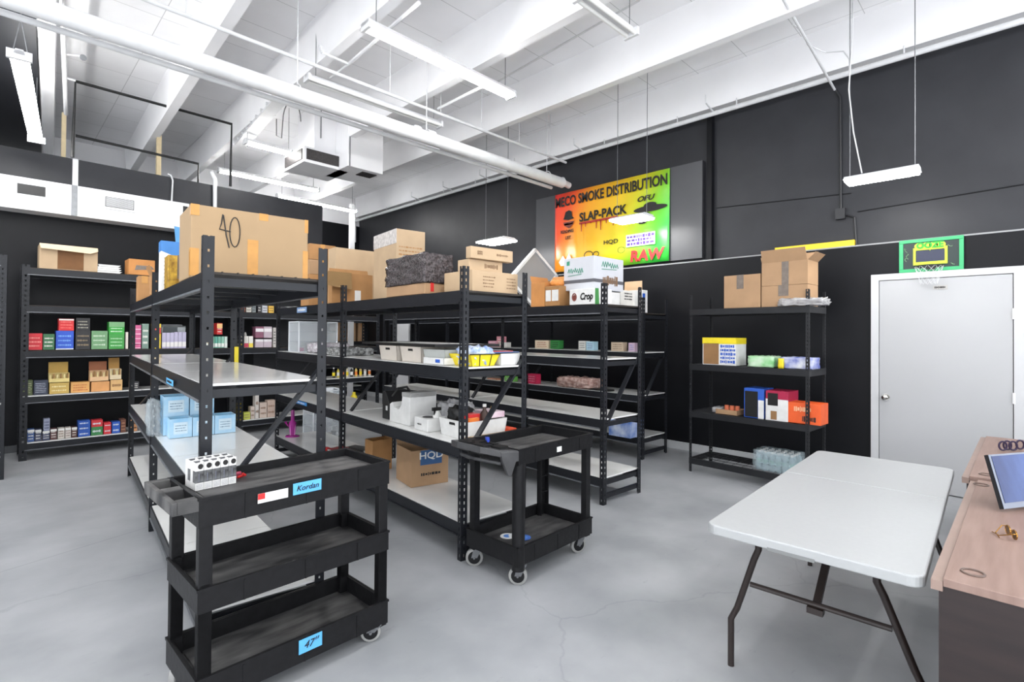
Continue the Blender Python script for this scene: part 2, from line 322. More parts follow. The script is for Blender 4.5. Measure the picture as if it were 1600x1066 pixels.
# white pole near the far corner
pa, pb = ony(548, 318, 11.2), ony(555, 318, 11.2)
tag(MB().box((pa.x, 11.2, 0), (pb.x, 11.28, pa.z)).build('white_post', WHITE), 'white square post standing in the far right corner', 'post')

def fixture(label, a, b, lit=True, hang=None, wdt=0.13, group=None, led=False, hood=0.22):
    a, b = V(a), V(b); d = b-a; L = d.length; ang = math.atan2(d.y, d.x)
    t = T('tube_light' if not led else 'pendant_light', label, 'ceiling light', (a+b)/2, ang, group)
    h = MB()
    if not led:
        h.prism([(-L/2, -wdt*hood, -0.003), (-L/2, wdt*hood, -0.003), (-L/2, wdt*hood*0.7, 0.04), (-L/2, -wdt*hood*0.7, 0.04)], (L, 0, 0))
        for s in (-1, 1): h.box((s*L/2-s*0.03, -wdt/2, -0.045), (s*L/2, wdt/2, 0.03))
        h.build('housing', WHITE, t)
        for s in (-1, 1):
            MB().tube([(-L/2+0.03, s*wdt*0.27, -0.022), (L/2-0.03, s*wdt*0.27, -0.022)], 0.019, 10).build('tube', LIT if lit else mat('unlit_tube', (230, 230, 228), 0.3), t, smooth=True)
    else:
        h.prism([(-L/2, -wdt/2, 0.0), (-L/2, wdt/2, 0.0), (-L/2, wdt*0.3, 0.035), (-L/2, -wdt*0.3, 0.035)], (L, 0, 0)); h.build('housing', WHITE, t)
        MB().box((-L/2+0.01, -wdt/2+0.01, -0.022), (L/2-0.01, wdt/2-0.01, -0.001)).build('diffuser', LED, t)
    if hang:
        for s in (-1, 1):
            g = MB()
            if hang == 'chain':
                for q in (-1, 1): g.tube([(s*L*0.46, q*wdt*0.3, 0.04), (s*L*0.46, 0, 0.34)], 0.004, 5)
                g.tube([(s*L*0.46, 0, 0.34), (s*L*0.46, 0, 5.04-t.location.z)], 0.005, 5)
            else:
                g.tube([(s*L*0.44, 0, 0.03), (s*L*0.44, 0, 5.04-t.location.z)], 0.004, 5)
            g.build('hanging_chain' if hang == 'chain' else 'hanging_cable', GREY, t)
    return t
fixture('lit twin tube light hanging on chains at the far left', onz(30, 84, 3.85), onz(57, 218, 3.85), hang='chain', wdt=0.16)
fixture('brightest long lit tube light, near the top centre of the ceiling', onz(570, 38, 4.35), onz(800, 149, 4.35), hang='wire', wdt=0.14, hood=0.55)
fixture('unlit long tube light hanging left of the brightest one', onz(478, 120, 4.35), onz(688, 195, 4.35), lit=False, hang='wire')
fixture('unlit twin tube light cut off by the top edge of the photo', onz(905, -10, 4.35), onz(988, 52, 4.35), lit=False, hang='wire', wdt=0.15)
fixture('short lit tube light left of the hanging air handler', onz(382, 220, 4.35), onz(455, 239, 4.35), hang='wire', hood=0.36)
fixture('lit tube light under the air handler, over the partition wall', onz(340, 265, 4.35), onz(498, 297, 4.35), hang='wire', hood=0.36)
fixture('lit tube light reaching past the end of the partition wall', onz(432, 305, 4.35), onz(557, 330, 4.35), hang='wire', hood=0.36)
def pend(label, P, L, ang, wdt, c2=None):
    a = V((P[0], P[1], P[2])); d = V((sin(ang), cos(ang), 0))*L/2
    return fixture(label, a+d, a-d, hang='wire', led=True, wdt=wdt)
pend('lit pendant panel light by the right wall, rightmost of the pendants', (5.74, 0.95, 3.03), 0.56, 0, 0.22)
pend('lit pendant panel light hanging in front of the colourful banner', (6.1, 3.8, 3.13), 0.52, 0.0, 0.34)
pend('lit pendant panel light above the stacked cartons in the middle', (5.9, 6.25, hz(5.9, 6.25, 377)), 0.6, 0.0, 0.4)
cab = MB(); cab.tube([(5.74, 1.17, 5.03), (5.75, 1.18, 4.4), (5.71, 1.20, 3.9), (5.75, 1.17, 3.5), (5.74, 1.10, 3.09)], 0.006, 6)
tag(cab.build('light_cord', PIPEW, smooth=True), 'white power cord dangling to the rightmost pendant light', 'cord')
# unseen tube lights added over and behind the camera for front fill
for i, (x, y) in enumerate(((1.2, 1.2), (-2.6, 1.2), (4.4, -1.2), (-2.4, 4.3), (0.6, -2.0))):
    fixture('added fill tube light over the front of the room, out of view', (x-1, y, 4.35), (x+1, y, 4.35), hang='wire', hood=0.05, group='added fill tubes over the front of the room')

# air handler and ducts
t = T('air_handler', 'white air handler duct with dark grilles hanging from the ceiling', 'air duct', (3.25, 7.62, 4.10))
b = MB(); b.box((0, 0, 0), (0.72, 0.72, 0.24)); b.build('plenum', CEILW, t, bevel=0.004)
MB().box((0.04, -0.012, 0.045), (0.68, 0.0, 0.205)).build('grille', [mat('grille_dark', (66, 62, 62), 0.6, rgb2=(38, 36, 36), scale=60)], t)
MB().box((-0.012, 0.05, 0.045), (0.0, 0.68, 0.205)).build('grille', MATS['grille_dark'], t)
b = MB(); b.prism([(0.55, -0.3, 0.94), (0.55, -0.3, 0.0), (1.15, -0.3, 0.0), (1.15, -0.3, 0.94)], (0, 0.75, 0)); b.box((0.2, 0.1, 0.2), (0.6, 0.7, 0.94))
b.build('duct', CEILW, t, bevel=0.004)
b = MB(); b.box((0.57, -0.306, 0.0), (0.585, -0.3, 0.94)); b.bar((0.3, 0.09, 0.9), (0.3, 0.09, 0.45), 0.012, 0.012); b.bar((1.152, -0.1, 0.0), (1.152, -0.1, 0.94), 0.01, 0.01); b.build('seam', GREY, t)
MB().box((0.85, -0.2, -0.01), (1.1, 0.02, 0.0)).build('vent_slot', [MATS['grille_dark']], t)
tray = MB(); P, Q = onz(437, 157, 4.5), onz(375, 228, 4.5); tray.bar(P, Q, 0.16, 0.03)
for k in range(9): 
    c = P.lerp(Q, k/8); tray.bar(c+V((-0.1, 0, 0.02)), c+V((0.1, 0, 0.02)), 0.02, 0.04)
tag(tray.build('cable_tray', PIPEW), 'white slotted cable tray left of the air handler', 'cable tray')
hk = MB(); hk.tube([ony(456+14*cos(a), 190-32*sin(a), 7.9) for a in [pi*k/10 for k in range(11)]], 0.008, 6); hk.tube([ony(432, 186, 7.9), ony(432, 212, 7.9), ony(440, 216, 7.9), ony(442, 188, 7.9)], 0.008, 6)
tag(hk.build('cable_loop', mat('cable_grey', (110, 110, 112), 0.5)), 'looped grey cable hanging beside the air handler', 'cable')
# wall duct on the left partition
a, c = ony(0, 268, 8.85), ony(296, 318.7, 8.85)
t = T('wall_duct', 'white rectangular air duct running along the left partition wall', 'air duct', (c.x, 8.85, c.z-0.40))
MB().box((-6, 0, 0), (0, 0.3, 0.40)).build('duct', WHITE, t, bevel=0.004)
lx = lambda x, y: ony(x, y, 8.85)-t.location
g = MB(); p, q = lx(160, 303), lx(213, 333); g.box((p.x, -0.012, q.z), (q.x, 0, p.z), 0)
nx, nz = 22, 9
for i in range(nx+1): x = p.x+0.04+(q.x-p.x-0.08)*i/nx; g.box((x-0.0025, -0.02, q.z+0.04), (x+0.0025, -0.01, p.z-0.04), 0)
for i in range(nz+1): z = q.z+0.04+(p.z-q.z-0.08)*i/nz; g.box((p.x+0.04, -0.02, z-0.0025), (q.x-0.04, -0.01, z+0.0025), 0)
g.box((p.x+0.03, -0.014, q.z+0.03), (q.x-0.03, -0.0125, p.z-0.03), 1)
g.build('air_grille', [WHITE, MATS['grille_dark']], t)
p, q = lx(27, 286), lx(71, 308); MB().box((p.x, -0.006, q.z), (q.x, 0, p.z)).build('vent_opening', BLACK, t)
p, q = lx(286, 322), lx(293, 346); MB().box((p.x, -0.005, q.z), (q.x, 0, p.z)).build('end_opening', BLACK, t)
p = lx(118, 290); MB().box((p.x-0.04, -0.008, 0.0), (p.x+0.02, 0, 0.40)).build('joint_strap', GREY, t)
st = MB(); p = ony(118, 255, 9.14); st.box((p.x-0.03, 9.135, 3.45), (p.x+0.03, 9.15, 3.88)); tag(st.build('duct_strap', WHITE), 'white strap fixing the wall duct to the partition top', 'strap')
pipe('bent white conduit over the partition top, left of the big box', [ony(262, 272, 9.13), ony(267, 274, 9.12), ony(270, 282, 9.12), ony(268, 318, 9.12)], 0.012, name='wall_conduit', cat='conduit')
pipe('thick white conduit elbow dropping down behind the big carton', [ony(330, 268, 9.11), ony(336, 280, 9.1), ony(336, 330, 9.1)], 0.03, name='wall_conduit', cat='conduit')

# ------------------------------------------------------------------ racks
def post_mb(H, sx, sy, wx=0.05, wy=0.042, th=0.003, pitch=0.05, hw=0.013, hh=0.024):
    mb = MB()
    def flange(o, axis, sgn, wd):
        def B(u0, u1, z0, z1):
            if axis == 'x': mb.box((sgn*u0, 0, z0), (sgn*u1, sy*th, z1))
            else: mb.box((0, sgn*u0, z0), (sx*th, sgn*u1, z1))
        c0, c1 = wd/2-hw/2, wd/2+hw/2
        B(0, c0, 0, H); B(c1, wd, 0, H); z = 0.0; k = 0
        while z < H:
            z1 = min(H, z+pitch-hh); B(c0, c1, z, z1); z += pitch
    flange(0, 'x', sx, wx); flange(0, 'y', sy, wy)
    return mb
_pc = {}
EDGE = mat('beam_edge_highlight', (112, 115, 120), 0.4, noise=0.35, scale=12)  # paler mottled grey paints a highlight along the beam lips
def post(parent, x, y, H, sx, sy, m, name='post', **k):
    key = (H, sx, sy, m.name, tuple(sorted(k.items())))
    if key not in _pc: _pc[key] = o = post_mb(H, sx, sy, **k).build(name, m, parent)
    else: o = _pc[key].copy(); COL.objects.link(o); o.parent = parent
    o.location = (x, y, 0); return o
def rack(label, loc, a, nb, L, D, levels, H, decks, m=STEEL, braces=True, topwire=False, wide=1.0, xbrace=True, group=None, lip=True, hole={'hw': 0.011, 'hh': 0.02}):
    """local x across the depth, y along the row"""
    t = T('storage_rack', label, 'rack', (loc[0], loc[1], 0), -RAD(a), group)
    for i in range(nb+1):
        for s in (0, 1):
            yy = i*L; sy = 1 if i < nb else -1
            post(t, s*D, yy, H, 1 if s == 0 else -1, sy, m, wx=0.05*wide, wy=0.042*wide, **hole)
        for z in [q-0.05 for q in levels]+[0.07]:
            key = ('rail', D, m.name, i < nb)
            if key not in _pc: _pc[key] = o = MB().box((0.01, (0.012 if i < nb else -0.042), -0.02), (D-0.01, (0.042 if i < nb else -0.012), 0.02)).build('side_rail', m, t)
            else: o = _pc[key].copy(); COL.objects.link(o); o.parent = t
            o.location = (0, i*L, z)
        if braces:
            br = MB(); yb = i*L+(0.03 if i < nb else -0.03)
            z0, z1 = 0.66, 1.36
            br.bar((0.02, yb, z0), (D-0.02, yb, z1), 0.016, 0.045, up=V((0, 1, 0)))
            br.build('diagonal_brace', m, t)
    for i in range(nb):
        for j, z in enumerate(levels):
            bm_ = []
            for s in (0, 1):
                x0 = 0.006 if s == 0 else D-0.036
                b = MB(); b.box((x0, i*L+0.004, z-0.09), (x0+0.03, (i+1)*L-0.004, z-0.012)); o = -0.008 if s == 0 else 0.03
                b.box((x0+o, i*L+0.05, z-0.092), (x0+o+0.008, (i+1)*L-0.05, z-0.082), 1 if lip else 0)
                b.box((x0, i*L+0.006, z-0.012), (x0+0.008, (i+1)*L-0.006, z-0.004))
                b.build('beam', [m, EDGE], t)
            kind = decks[j]
            if kind == 'white':
                d = MB(); h = (L-0.04)/2
                for k in (0, 1): d.box((0.016, i*L+0.02+k*h, z-0.012), (D-0.016, i*L+0.02+(k+1)*h-0.005, z))
                d.build('shelf_board', DECK, t)
            else:
                d = MB(); d.box((0.016, i*L+0.01, z-0.014), (D-0.016, (i+1)*L-0.01, z-0.006))
                if topwire:
                    for k in range(40): y = i*L+0.03+k*(L-0.06)/39; d.box((0.01, y-0.003, z-0.006), (D-0.01, y+0.003, z))
                    for k in range(9): x = 0.02+k*(D-0.04)/8; d.box((x-0.003, i*L+0.02, z-0.006), (x+0.003, (i+1)*L-0.02, z+0.003))
                else: d.box((0.016, i*L+0.01, z-0.006), (D-0.016, (i+1)*L-0.01, z))
                d.build('shelf_board', DARKB if m is STEEL else m, t)
            if j == len(levels)-1 or kind != 'white':
                for k in range(1, 5):
                    key = ('cross', D, m.name)
                    if key not in _pc: _pc[key] = o = MB().box((0.03, -0.02, -0.045), (D-0.03, 0.02, -0.016)).build('cross_bar', m, t)
                    else: o = _pc[key].copy(); COL.objects.link(o); o.parent = t
                    o.location = (0, (i+k/5)*L, z)
    return t
W4 = ['white', 'white', 'white', 'dark']
R1 = ((0.71, 2.79), 4.9); R2 = ((2.28, 2.74), 3.8); R3 = ((3.95, 2.74), 2.5); R4 = ((5.75, 3.41), 1.5)
LV = [0.215, 0.76, 1.30, 1.84]
rack('front left black steel rack row with empty white shelves and the biggest carton on top', *R1, 2, 2.04, 0.6, [0.205, 0.765, 1.30, 1.845], 2.015, W4, topwire=True, hole={'hw': 0.009, 'hh': 0.013, 'pitch': 0.075})
rack('middle black steel rack row with the open handled cart at its end', *R2, 2, 2.0, 0.6, [0.255, 0.785, 1.32, 1.855], 2.02, W4, lip=False, hole={'hw': 0.011, 'hh': 0.022, 'pitch': 0.045})
rack('black steel rack row third from the left, grey printed carton on top', *R3, 2, 2.04, 0.6, [0.245, 0.78, 1.335, 1.84], 2.03, W4)
rack('black steel rack row standing farthest right, along the dark wall', *R4, 3, 2.04, 0.6, [0.27, 0.80, 1.34, 1.84], 2.03, ['white', 'white', 'white', 'dark'])
t = rack('tall black steel rack row against the left partition, full of small packs', (0.255, 9.0), 90, 2, 2.4, 0.52, [0.21, 0.77, 1.315, 1.86, 2.31], 2.34, ['white', 'white', 'dark', 'dark', 'dark'], braces=False, wide=1.7, hole={'hw': 0.018, 'hh': 0.024, 'pitch': 0.06})
t.rotation_euler = (0, 0, -pi/2)   # row runs along +x, depth towards the camera
t.location = (0.255, 8.98, 0)
t = rack('black rack cut off by the left edge of the photo', (-2.28, 8.05), 90, 1, 2.4, 0.5, [0.21, 0.77, 1.315, 1.86, 2.31], 2.34, ['white', 'white', 'dark', 'dark', 'dark'], braces=False, wide=1.7)
t.rotation_euler = (0, 0, -pi/2); t.location = (-2.28, 8.05, 0)
t = rack('distant black rack holding brown cartons beyond the partition wall', (4.5, 12.3), 90, 1, 2.15, 0.5, [0.25, 0.8, 1.35, 1.9], 2.0, ['white', 'white', 'dark', 'dark'], braces=True)
t.rotation_euler = (0, 0, -pi/2); t.location = (4.5, 12.3, 0)

# light shelving unit by the right wall
SA = V((5.68, 2.76, 0)); SBd = V((-0.06, -1.25, 0)); sL = SBd.length; sd = SBd.normalized(); sn = V((-sd.y, sd.x, 0))
sang = math.atan2(sn.y, sn.x)      # local x = depth (to the wall), local y = towards SA from SB
SO = SA+SBd; t = T('shelving_unit', 'narrow black boltless shelving unit against the right wall near the door', 'shelf', (SO.x, SO.y, 0), sang)
SD = 0.5
for (x, y, sx, sy) in ((0, 0, 1, 1), (0, sL, 1, -1), (SD, 0, -1, 1), (SD, sL, -1, -1)):
    post(t, x, y, 2.02, sx, sy, STEEL2, wx=0.03, wy=0.03, pitch=0.038, hw=0.009, hh=0.018)
SZ = [0.155, 0.69, 1.228, 1.855]
for z in SZ:
    b = MB(); h = 0.065
    b.box((-0.003, 0.0, z-h), (0.012, sL, z)); b.box((SD-0.012, 0, z-h), (SD+0.003, sL, z)); b.box((0, -0.003, z-h), (SD, 0.012, z)); b.box((0, sL-0.012, z-h), (SD, sL+0.003, z))
    b.build('shelf_frame', STEEL2, t)
    d = MB()
    if z < 0.3:
        for k in range(12): d.tube([(0.01, 0.03+k*(sL-0.06)/11, z-0.012), (SD-0.01, 0.03+k*(sL-0.06)/11, z-0.012)], 0.0025, 5)
        for k in range(5): d.tube([(0.05+k*0.1, 0.01, z-0.009), (0.05+k*0.1, sL-0.01, z-0.009)], 0.003, 5)
    else: d.box((0.012, 0.012, z-0.012), (SD-0.012, sL-0.012, z-0.003))
    d.build('shelf_board', STEEL2, t)

# ------------------------------------------------------------------ carts
def tray_mb(x0, y0, x1, y1, zr, dp, fl, wall=0.014, lip=0.008):
    b = MB()
    b.box((x0, y0, zr-dp), (x1, y0+wall, zr)); b.box((x0, y1-wall, zr-dp), (x1, y1, zr)); b.box((x0, y0+wall, zr-dp), (x0+wall, y1-wall, zr)); b.box((x1-wall, y0+wall, zr-dp), (x1, y1-wall, zr))
    b.box((x0-lip/2, y0-lip/2, zr-0.008), (x1+lip/2, y0+wall*0.4, zr+0.002)); b.box((x0-lip/2, y1-wall*0.4, zr-0.008), (x1+lip/2, y1+lip/2, zr+0.002))
    b.box((x0-lip/2, y0, zr-0.008), (x0+wall*0.4, y1, zr+0.002)); b.box((x1-wall*0.4, y0, zr-0.008), (x1+lip/2, y1, zr+0.002))
    for f in (0.2, 0.5, 0.8): b.box((x0+(x1-x0)*f-0.003, y0-0.003, zr-dp), (x0+(x1-x0)*f+0.003, y0+0.001, zr-0.012))
    return b
def tray(t, x0, y0, x1, y1, zr, dp, zf):
    tr = tray_mb(x0, y0, x1, y1, zr, dp, zf).build('tray', PLASTIC, t)
    f = MB(); f.box((x0+0.012, y0+0.012, zf-0.012), (x1-0.012, y1-0.012, zf)); f.box((x0+0.06, y0+0.05, zf), (x1-0.06, y1-0.05, zf+0.004))
    f.build('tray_floor', SCUFF, tr)
def caster(t, x, y, r, top, ang):
    c = MB(); d = V((cos(ang), sin(ang), 0)); n = V((-sin(ang), cos(ang), 0)); o = V((x, y, 0)); w = o-d*0.025+V((0, 0, r))
    for s in (-1, 1): c.prism([w+n*s*0.019+d*0.02, w+n*s*0.019-d*0.02, V((x, y, top))+n*s*0.019-d*0.025, V((x, y, top))+n*s*0.019+d*0.03], n*s*0.003)
    c.tube([(x, y, top-0.004), (x, y, top+0.012)], 0.03, 12); c.tube([w-n*0.03, w+n*0.03], 0.007, 8)
    k = c.build('caster', GREY, t)
    wh = MB(); wh.tube([w-n*0.015, w-n*0.012, w+n*0.012, w+n*0.015], [r*0.93, r, r, r*0.93], 24); wh.build('wheel', RUBBER, k, smooth=True)
    hb = MB(); hb.tube([w-n*0.0165, w+n*0.0165], r*0.72, 20); hb.build('wheel_hub', PLASTIC, k, smooth=True)
ca = 0.03
C1 = V((0.58, 2.285, 0));  t = T('utility_cart', 'three tier black plastic cart with blue tape notes, nearest the camera', 'cart', C1, ca)
cw, cdp = 0.865, 0.425
cl = lambda x, y, z=0: onz(x, y, z)-C1
tray(t, 0, 0, cw, cdp, 0.90, 0.115, 0.862); tray(t, 0, 0, cw, cdp, 0.545, 0.095, 0.475); tray(t, 0, 0, cw, cdp, 0.195, 0.115, 0.115)
for (x, y) in ((0.004, 0.004), (cw-0.054, 0.004), (0.004, cdp-0.044), (cw-0.054, cdp-0.044)):
    l = MB()
    for z0, z1 in ((0.07, 0.45), (0.545, 0.785), (0.195, 0.45)): l.box((x, y, z0), (x+0.05, y+0.04, z1))
    l.box((x+0.006, y-0.0, 0.44), (x+0.044, y+0.036, 0.56)); l.build('leg', PLASTIC, t, bevel=0.003)
h = MB()    # handle shelf with two pockets
xs = [-0.09, -0.072, 0.002]; ys = [0.0, 0.045, 0.185, 0.25, 0.385, cdp]
h.box((xs[0], 0, 0.855), (xs[1], cdp, 0.902))
for i in (0, 2, 4): h.box((xs[1], ys[i], 0.855), (xs[2], ys[i+1], 0.902))
h.box((xs[0], 0, 0.852), (xs[2], cdp, 0.856))
h.build('handle', SCUFF, t, bevel=0.002)
for i, (x, y) in enumerate(((0.05, 0.03), (cw-0.05, 0.03), (0.05, cdp-0.04), (cw-0.05, cdp-0.04))): caster(t, x, y, 0.05, 0.085, [-0.5, -0.6, 0.8, 2.5][i])
def onfront(x, y): return (Matrix.Rotation(-ca, 4, 'Z') @ (onpl(x, y, C1, V((sin(ca), -cos(ca), 0)))-C1))
def note(parent, px, s, m, size, nm, ink=INK, txt=True):
    a, b = onfront(px[0], px[2]), onfront(px[1], px[2]); b.z = onfront(px[0], px[3]).z; n = MB(); n.box((a.x, -0.0075, b.z), (b.x, -0.006, a.z)); o = n.build(nm, m, parent)
    if s: text(s, size, o, ((a.x+b.x)/2, -0.009, (a.z+b.z)/2), ROTF, ink, name='handwriting', shear=0.3)
    return o
note(t, (457, 501, 756, 774), 'Kordan', BLUET, 0.034, 'tape_note')
note(t, (466, 502, 1001, 1023), '47\u2033', BLUET, 0.045, 'tape_note')
st = note(t, (402, 449, 772, 787), None, WHT, 0.02, 'paper_label')
a = onfront(402, 772); b = onfront(413, 772); b.z = onfront(402, 781).z; MB().box((a.x, -0.0085, b.z), (b.x, -0.0076, a.z)).build('red_corner', RED, st)

C2 = V((2.275, 2.195, 0)); ca2 = 0.02; t2 = T('utility_cart', 'two tier black plastic cart with moulded handle and grey wheels, beside the middle rack', 'cart', C2, ca2)
w2, d2 = 0.775, 0.47
tray(t2, 0.0, 0, w2, d2, 0.85, 0.10, 0.79); tray(t2, 0, 0, w2, d2, 0.25, 0.115, 0.175)
for k, (x, y) in enumerate(((0.035, 0.04), (w2-0.03, 0.035), (0.035, d2-0.04), (w2-0.04, d2-0.045))):
    l = MB()
    if k == 0: l.tube([(x+0.005, y-0.005, 0.10), (x+0.005, y-0.005, 0.76)], 0.041, 18)
    else:
        l.box((x-0.025, y-0.022, 0.12), (x+0.025, y+0.022, 0.76)) if k != 3 else [l.box((x-0.045, y+0.012, 0.12), (x+0.045, y+0.022, 0.76)), l.box((x-0.045, y-0.02, 0.12), (x-0.037, y+0.022, 0.76)), l.box((x+0.037, y-0.02, 0.12), (x+0.045, y+0.022, 0.76))] and [l.box((x-0.04, y-0.015, z), (x+0.04, y+0.012, z+0.006)) for z in (0.35, 0.47, 0.6)]
    l.build('leg', PLASTIC, t2, smooth=(k == 0))
h = MB()
h.prism([(0.0, 0.0, 0.805), (0.0, d2, 0.805), (-0.15, d2-0.01, 0.825), (-0.19, d2*0.75, 0.835), (-0.19, d2*0.3, 0.835), (-0.13, 0.03, 0.82)], (0, 0, 0.04))
h.prism([(0.0, -0.002, 0.84), (-0.13, 0.026, 0.85), (-0.12, 0.02, 0.80), (-0.075, 0.012, 0.70), (-0.055, 0.008, 0.695), (-0.02, 0.002, 0.78), (0.0, -0.002, 0.78)], (0.01, 0.03, 0))
h.tube([(-0.01, d2-0.03, 0.73), (-0.12, d2-0.08, 0.78), (-0.14, d2*0.5, 0.78), (-0.09, 0.06, 0.77)], 0.012, 8)
hh = h.build('handle', mat('handle_plastic', (72, 72, 74), 0.4, noise=0.35, scale=14, bump=0.1), t2, bevel=0.006)
pk2 = MB()
for (x, y, wx, wy, zt) in ((-0.165, 0.14, 0.05, 0.11, 0.877), (-0.165, 0.27, 0.05, 0.10, 0.877), (-0.1, 0.06, 0.07, 0.08, 0.868), (-0.1, 0.16, 0.035, 0.08, 0.868), (-0.055, 0.16, 0.04, 0.08, 0.8605), (-0.1, 0.27, 0.08, 0.05, 0.868), (-0.1, 0.34, 0.08, 0.08, 0.868)):
    pk2.box((x, y, 0.82), (x+wx, y+wy, 0.868 if x > -0.15 else 0.877))
pk2.build('handle_pocket', BLACK, hh)
for i, (x, y) in enumerate(((0.07, 0.03), (w2-0.05, 0.06), (0.06, d2-0.05), (w2-0.06, d2-0.05))): caster(t2, x, y, 0.058, 0.13, [-0.9, -0.4, -0.8, 2.2][i])
a = (Matrix.Rotation(-ca2, 4, 'Z') @ (onpl(874, 702, C2, V((0, -1, 0)))-C2))
MB().box((a.x-0.022, -0.0075, a.z-0.017), (a.x+0.025, -0.004, a.z+0.016)).build('paper_label', WHT, t2)

# ------------------------------------------------------------------ folding table
TB = (V((2.26, 1.01, 0)), V((2.21, 0.22, 0))); tL = 2.03; tW = 0.755; ta = 0.038
t = T('folding_table', 'white plastic folding table with dark brown legs, beside the desk', 'table', (2.25, 0.25, 0), ta)
def rrect(x0, y0, x1, y1, r, z, n=6):
    pts = []
    for cx, cy, a0 in ((x1-r, y1-r, 0), (x0+r, y1-r, pi/2), (x0+r, y0+r, pi), (x1-r, y0+r, 1.5*pi)):
        for k in range(n+1): a = a0+pi/2*k/n; pts.append((cx+r*cos(a), cy+r*sin(a), z))
    return pts
TOPW = mat('table_plastic', (166, 168, 169), 0.38, noise=0.03, scale=40, bump=0.05)
for k, (xa, xb) in enumerate(((0.0, 1.2), (1.204, tL))):
    b = MB(); r = 0.05
    if k == 0: poly = [(xb, 0, .688), (xb, tW, .688)]+[(r+r*cos(a), tW-r+r*sin(a), .688) for a in [pi/2+pi/2*j/6 for j in range(7)]]+[(r+r*cos(a), r+r*sin(a), .688) for a in [pi+pi/2*j/6 for j in range(7)]]
    else: poly = [(xa, tW, .688), (xa, 0, .688)]+[(xb-r+r*cos(a), r+r*sin(a), .688) for a in [-pi/2+pi/2*j/6 for j in range(7)]]+[(xb-r+r*cos(a), tW-r+r*sin(a), .688) for a in [pi/2*j/6 for j in range(7)]]
    b.prism(poly, (0, 0, 0.042)); b.build('tabletop', TOPW, t, bevel=0.006)
LEGB = mat('leg_brown', (44, 36, 34), 0.32, noise=0.2)
rail = MB()
for y in (0.10, tW-0.10): rail.bar((0.12, y, 0.675), (tL-0.12, y, 0.675), 0.025, 0.03)
rail.build('under_rail', LEGB, t)
def legset(xb, s, name='leg'):
    for y0, y1 in ((0.16, 0.02), (tW-0.16, tW-0.02)):
        MB().tube([(xb, y0, 0.69), (xb, y0, 0.60), (xb+s*0.01, y0+(y1-y0)*0.15, 0.55), (xb+s*0.06, y0+(y1-y0)*0.8, 0.28), (xb+s*0.06, y1, 0.22), (xb+s*0.06, y1, 0.0)], 0.0145, 10).build('leg', LEGB, t, smooth=True)
    c = MB(); c.tube([(xb+s*0.035, 0.115, 0.42), (xb+s*0.035, tW-0.115, 0.42)], 0.012, 10)
    c.bar((xb+s*0.035, tW/2, 0.40), (xb+s*0.44, tW/2, 0.68), 0.03, 0.018); c.box((xb+s*0.035-0.02, tW/2-0.03, 0.385), (xb+s*0.035+0.02, tW/2+0.03, 0.41)); c.build('cross_brace', LEGB, t)
legset(0.20, 1); legset(tL-0.25, -1)
nt = MB(); nt.box((-0.003, 0.33, 0.684), (0.02, 0.50, 0.697)); nt.build('grip_recess', mat('recess_grey', (120, 122, 122), 0.6), t)

# ------------------------------------------------------------------ desks
WOOD = mat('desk_laminate', (146, 122, 112), 0.5, rgb2=(128, 104, 95), scale=2.2, stretch=(1.2, 14, 1))
DKW = mat('desk_dark_laminate', (46, 35, 34), 0.4, rgb2=(33, 25, 25), scale=2.5, stretch=(1, 1, 9))
def desk(label, x0, x1, y0, y1, zt):
    t = T('office_desk', label, 'desk', (x0, y1, 0))
    MB().box((0, y0-y1, zt-0.028), (x1-x0, -0.012, zt)).build('desktop', WOOD, t, bevel=0.002)
    MB().box((-0.0, -0.011, zt-0.045), (x1-x0, 0.02, zt-0.012)).build('edge_strip', mat('desk_edge', (150, 128, 118), 0.45, noise=0.1), t)
    MB().box((0.012, y0-y1+0.02, 0.0), (0.04, 0.0, zt-0.03)).build('side_panel', DKW, t); MB().box((x1-x0-0.04, y0-y1+0.02, 0), (x1-x0-0.012, 0.0, zt-0.03)).build('side_panel', DKW, t)
    MB().box((0.04, -0.03, 0.08), (x1-x0-0.04, -0.012, zt-0.03)).build('modesty_panel', DKW, t)
    return t
dk = desk('pinkish wood laminate office desk with the dark screen, right edge of the photo', 2.235, 3.93, -0.75, 0.212, 0.755)
dk2 = desk('farther pinkish wood laminate desk below the white door', 3.95, 5.66, -0.75, 0.25, 0.765)
for parent, px in ((dk, (1520, 896)), (dk, (1533, 758)), (dk2, (1541, 745))):
    p = onz(*px, 0.755)-parent.location; g = MB()
    g.tube([(p.x+0.03*cos(2*pi*k/20), p.y+0.03*sin(2*pi*k/20), parent is dk2 and 0.767 or 0.757) for k in range(21)], 0.004, 6, 0)
    g.build('cable_grommet', mat('grommet', (96, 78, 70), 0.3), parent)
# screen
sc = T('computer_screen', 'tilted flat screen with bluish reflective glass on the desk', 'screen', onz(1568, 800, 0.76))
P0 = sc.location.copy(); q = onz(1543, 712, 0.76)
a = V((0, 0, 0.03)); up = V((0.10, 0.02, 0.30)); ux = V((0.46, -0.26, 0.0))
